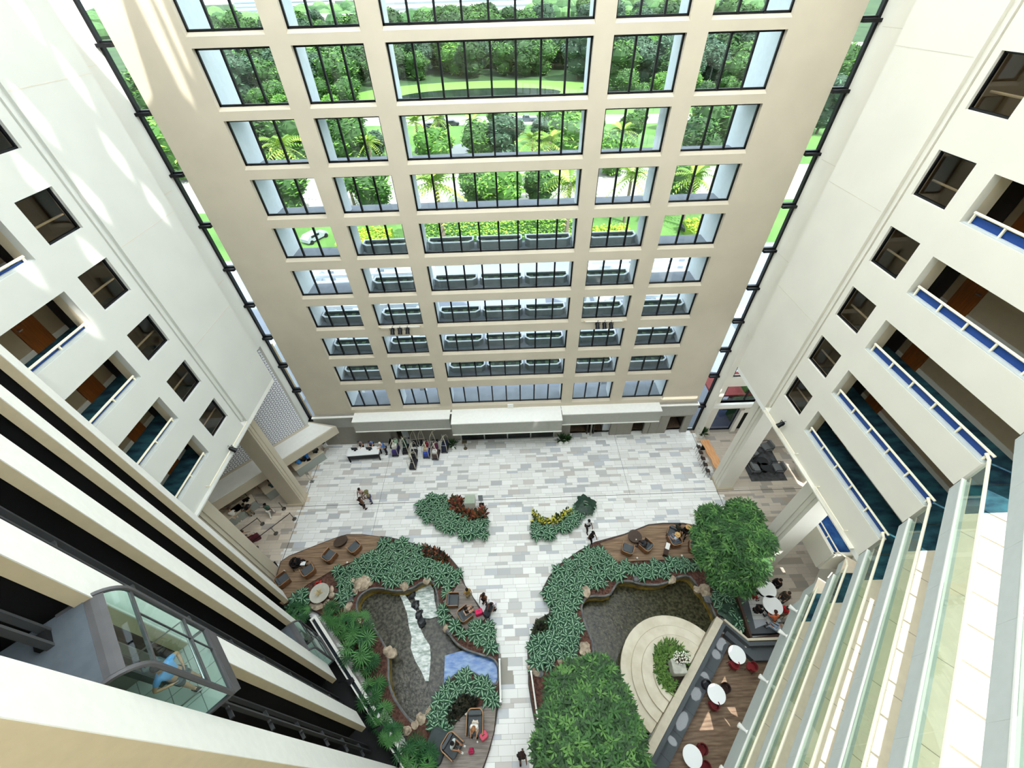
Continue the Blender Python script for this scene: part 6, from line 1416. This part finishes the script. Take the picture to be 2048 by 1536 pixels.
for i, (px, py, s, k, lb) in enumerate([(870, 360, 1.2, 'p', 'feathery palm behind the wide middle window at the drive'), (1140, 365, 1.1, 'p', 'feathery palm at the right end of the wide middle window'), (1000, 375, .75, 2, 'small leafy tree before the pale drive'), (950, 372, .6, 1, 'small bushy tree left of centre before the pale drive'), (1080, 370, .6, 1, 'small bushy tree right of centre before the pale drive'), (868, 290, .8, 2, 'bright green tree left of the small water patch'), (830, 240, .9, 'p', 'tall slim palm on the verge at the left of the road view'), (875, 235, .8, 'p', 'tall slim palm second from the left on the road verge'), (945, 240, .8, 'p', 'slim palm before the road left of the pickup'), (960, 285, .8, 1, 'broad brownish bush tree left of the middle palms'), (1010, 285, .8, 3, 'broad grey green bush tree in the middle before the road'), (1065, 275, .9, 'p', 'full palm right of the middle bushes'), (1100, 280, 1.0, 'p', 'broad palm below the pickup truck'), (1140, 270, 1.0, 2, 'bright green tree at the right end before the road'), (700, 285, .9, 1, 'bushy green tree seen in the second window column'), (735, 280, .7, 'p', 'orange tinged palm in the second window column'), (680, 270, 1.0, 0, 'dark tree at the edge of the second window column'), (560, 290, 1.2, 'p', 'large fan shaped palm in the leftmost window column'), (590, 275, 1.1, 1, 'green tree behind the large palm in the leftmost column'), (500, 280, 1.1, 0, 'dark tree at the left of the leftmost column'), (1245, 260, .9, 'p', 'palm in the fourth window column'), (1230, 300, .8, 2, 'green bush tree in the fourth window column'), (1400, 240, .9, 'p', 'palm in the rightmost window column'), (1430, 255, 1.1, 1, 'bushy tree in the rightmost window column'), (1395, 285, .8, 0, 'dark bush tree in the rightmost window column'), (1390, 350, .9, 'p', 'drooping palm at the drive in the rightmost column'), (1360, 365, .7, 1, 'small tree at the drive in the rightmost column'), (1265, 345, .9, 'p', 'palm at the drive in the fourth column'), (740, 370, .8, 1, 'small tree at the drive in the second column'), (690, 345, .8, 'p', 'palm at the drive in the second column'), (560, 380, .8, 1, 'small tree at the drive in the leftmost column'), (300, 190, 1.3, 1, 'green tree seen through the left glazed slot'), (340, 290, 1.2, 2, 'bright green tree lower in the left glazed slot'), (1680, 130, 1.2, 1, 'green tree seen through the right glazed slot'), (1655, 215, 1.0, 3, 'grey green tree lower in the right glazed slot')]):
    p = at(px, py, 7*s*1.25 if k == 'p' else 6*s*.95); outtree(PALM if k == 'p' else KIND[k][0], 'palm_tree' if k == 'p' else 'broadleaf_tree', lb, 'garden trees in front of the road', p.x, p.y, s*(1.25 if k == 'p' else .95), i)
# vehicles
def car(px, py, rz, col, label, pickup=False):
    p = at(px, py, G0); t = thing('pickup_truck' if pickup else 'car', label, 'truck' if pickup else 'car', (p.x, p.y, G0), math.radians(rz)); f = mat('car_'+col.strip('#'), col, .3)
    if pickup: prof = [(-2.8, .45), (-2.8, 1.05), (-.6, 1.1), (-.4, 1.75), (1.0, 1.75), (1.5, 1.15), (2.7, 1.05), (2.8, .45)]
    else: prof = [(-2.2, .4), (-2.2, .95), (-1.5, 1.4), (.4, 1.42), (1.1, .98), (2.1, .85), (2.2, .4)]
    m = MB(); k = len(prof); m.add([(x, -.9, z) for x, z in prof]+[(x, .9, z) for x, z in prof], [tuple(range(k)), tuple(range(2*k-1, k-1, -1))]+[(i, (i+1) % k, k+(i+1) % k, k+i) for i in range(k)]); m.build('body', f, t)
    m = MB()
    if pickup: m.box(-.3, -.93, 1.15, .95, .93, 1.68); m.add([(1.05, -.8, 1.7), (1.05, .8, 1.7), (1.5, .8, 1.18), (1.5, -.8, 1.18)], [(0, 1, 2, 3)])
    else: m.box(-1.3, -.92, 1.0, .35, .92, 1.34); m.add([(.47, -.75, 1.4), (.47, .75, 1.4), (1.12, .75, 1.0), (1.12, -.75, 1.0)], [(0, 1, 2, 3)])
    m.build('windows', mat('car_glass', '#10151b', .1), t)
    for sx in (-1.5, 1.6):
        for sy in (-.85, .85): m = MB(); m.T = Matrix.Translation((sx, sy, .36)) @ Matrix.Rotation(PI/2, 4, 'X'); m.lathe([(.36, -.12), (.36, .12)], 14); m.build('wheel', dark, t)
car(1055, 243, 184, '#35454f', 'dark teal pickup truck on the road', True); car(865, 256, 4, '#4a4f57', 'dark grey car at the left on the road'); car(905, 251, 4, '#30343b', 'black car ahead of the grey one on the road'); car(632, 480, 60, '#8d949b', 'silver car parked below the leftmost window column'); car(1385, 462, 20, '#2a2e33', 'dark car parked below the rightmost window column')
for i, (px, py, c) in enumerate(((1290, 68, '#2d3136'), (1312, 66, '#c9ccd0'), (1275, 72, '#8d2f2a'), (1335, 64, '#e8e8e6'), (1300, 76, '#5b6066'), (1325, 73, '#d5d7da'))): car(px, py, 70, c, ['charcoal', 'silver', 'red', 'white', 'grey', 'pale silver'][i]+' car in the distant car park')
# far buildings
def building(px, py, wd, dp, h, floors, col, label, bands='#7d868d', rz=0):
    p = at(px, py, G0); t = thing('distant_building', label, 'building', (p.x, p.y, G0), math.radians(rz))
    MB().box(-wd/2, 0, 0, wd/2, dp, h).build('wall', mat('far_wall_'+col.strip('#'), col, .9), t)
    for k in range(floors):
        z = h*(k+.45)/floors; MB().box(-wd/2+.6, -.15, z, wd/2-.6, .05, z+h/floors*.38).build('window_band', mat('far_band_'+bands.strip('#'), bands, .5), t)
    MB().box(-wd/2-.3, -.3, h, wd/2+.3, dp+.3, h+1).build('roof', mat('far_roof', '#d9dbdc', .9), t)
building(900, 46, 200, 60, 26, 5, '#eef0f1', 'long white parking structure beyond the trees', '#8b9398', 2)
building(505, 52, 28, 25, 48, 12, '#c8d2da', 'pale blue tower far beyond the trees', '#7d93a8'); building(655, 60, 90, 30, 12, 2, '#e9e4e4', 'low white building far away in the second window column', '#b9a9ab'); building(1487, 22, 30, 25, 24, 5, '#c98e45', 'orange tan building far away in the rightmost window column', '#e3e0da'); building(1300, 10, 120, 40, 18, 3, '#dfe5ea', 'pale low building far away in the fourth window column'); building(600, 18, 160, 50, 16, 2, '#e4e8ec', 'wide pale building on the far left horizon'); building(1060, 8, 200, 60, 18, 2, '#d5dde6', 'wide pale building behind the parking structure')
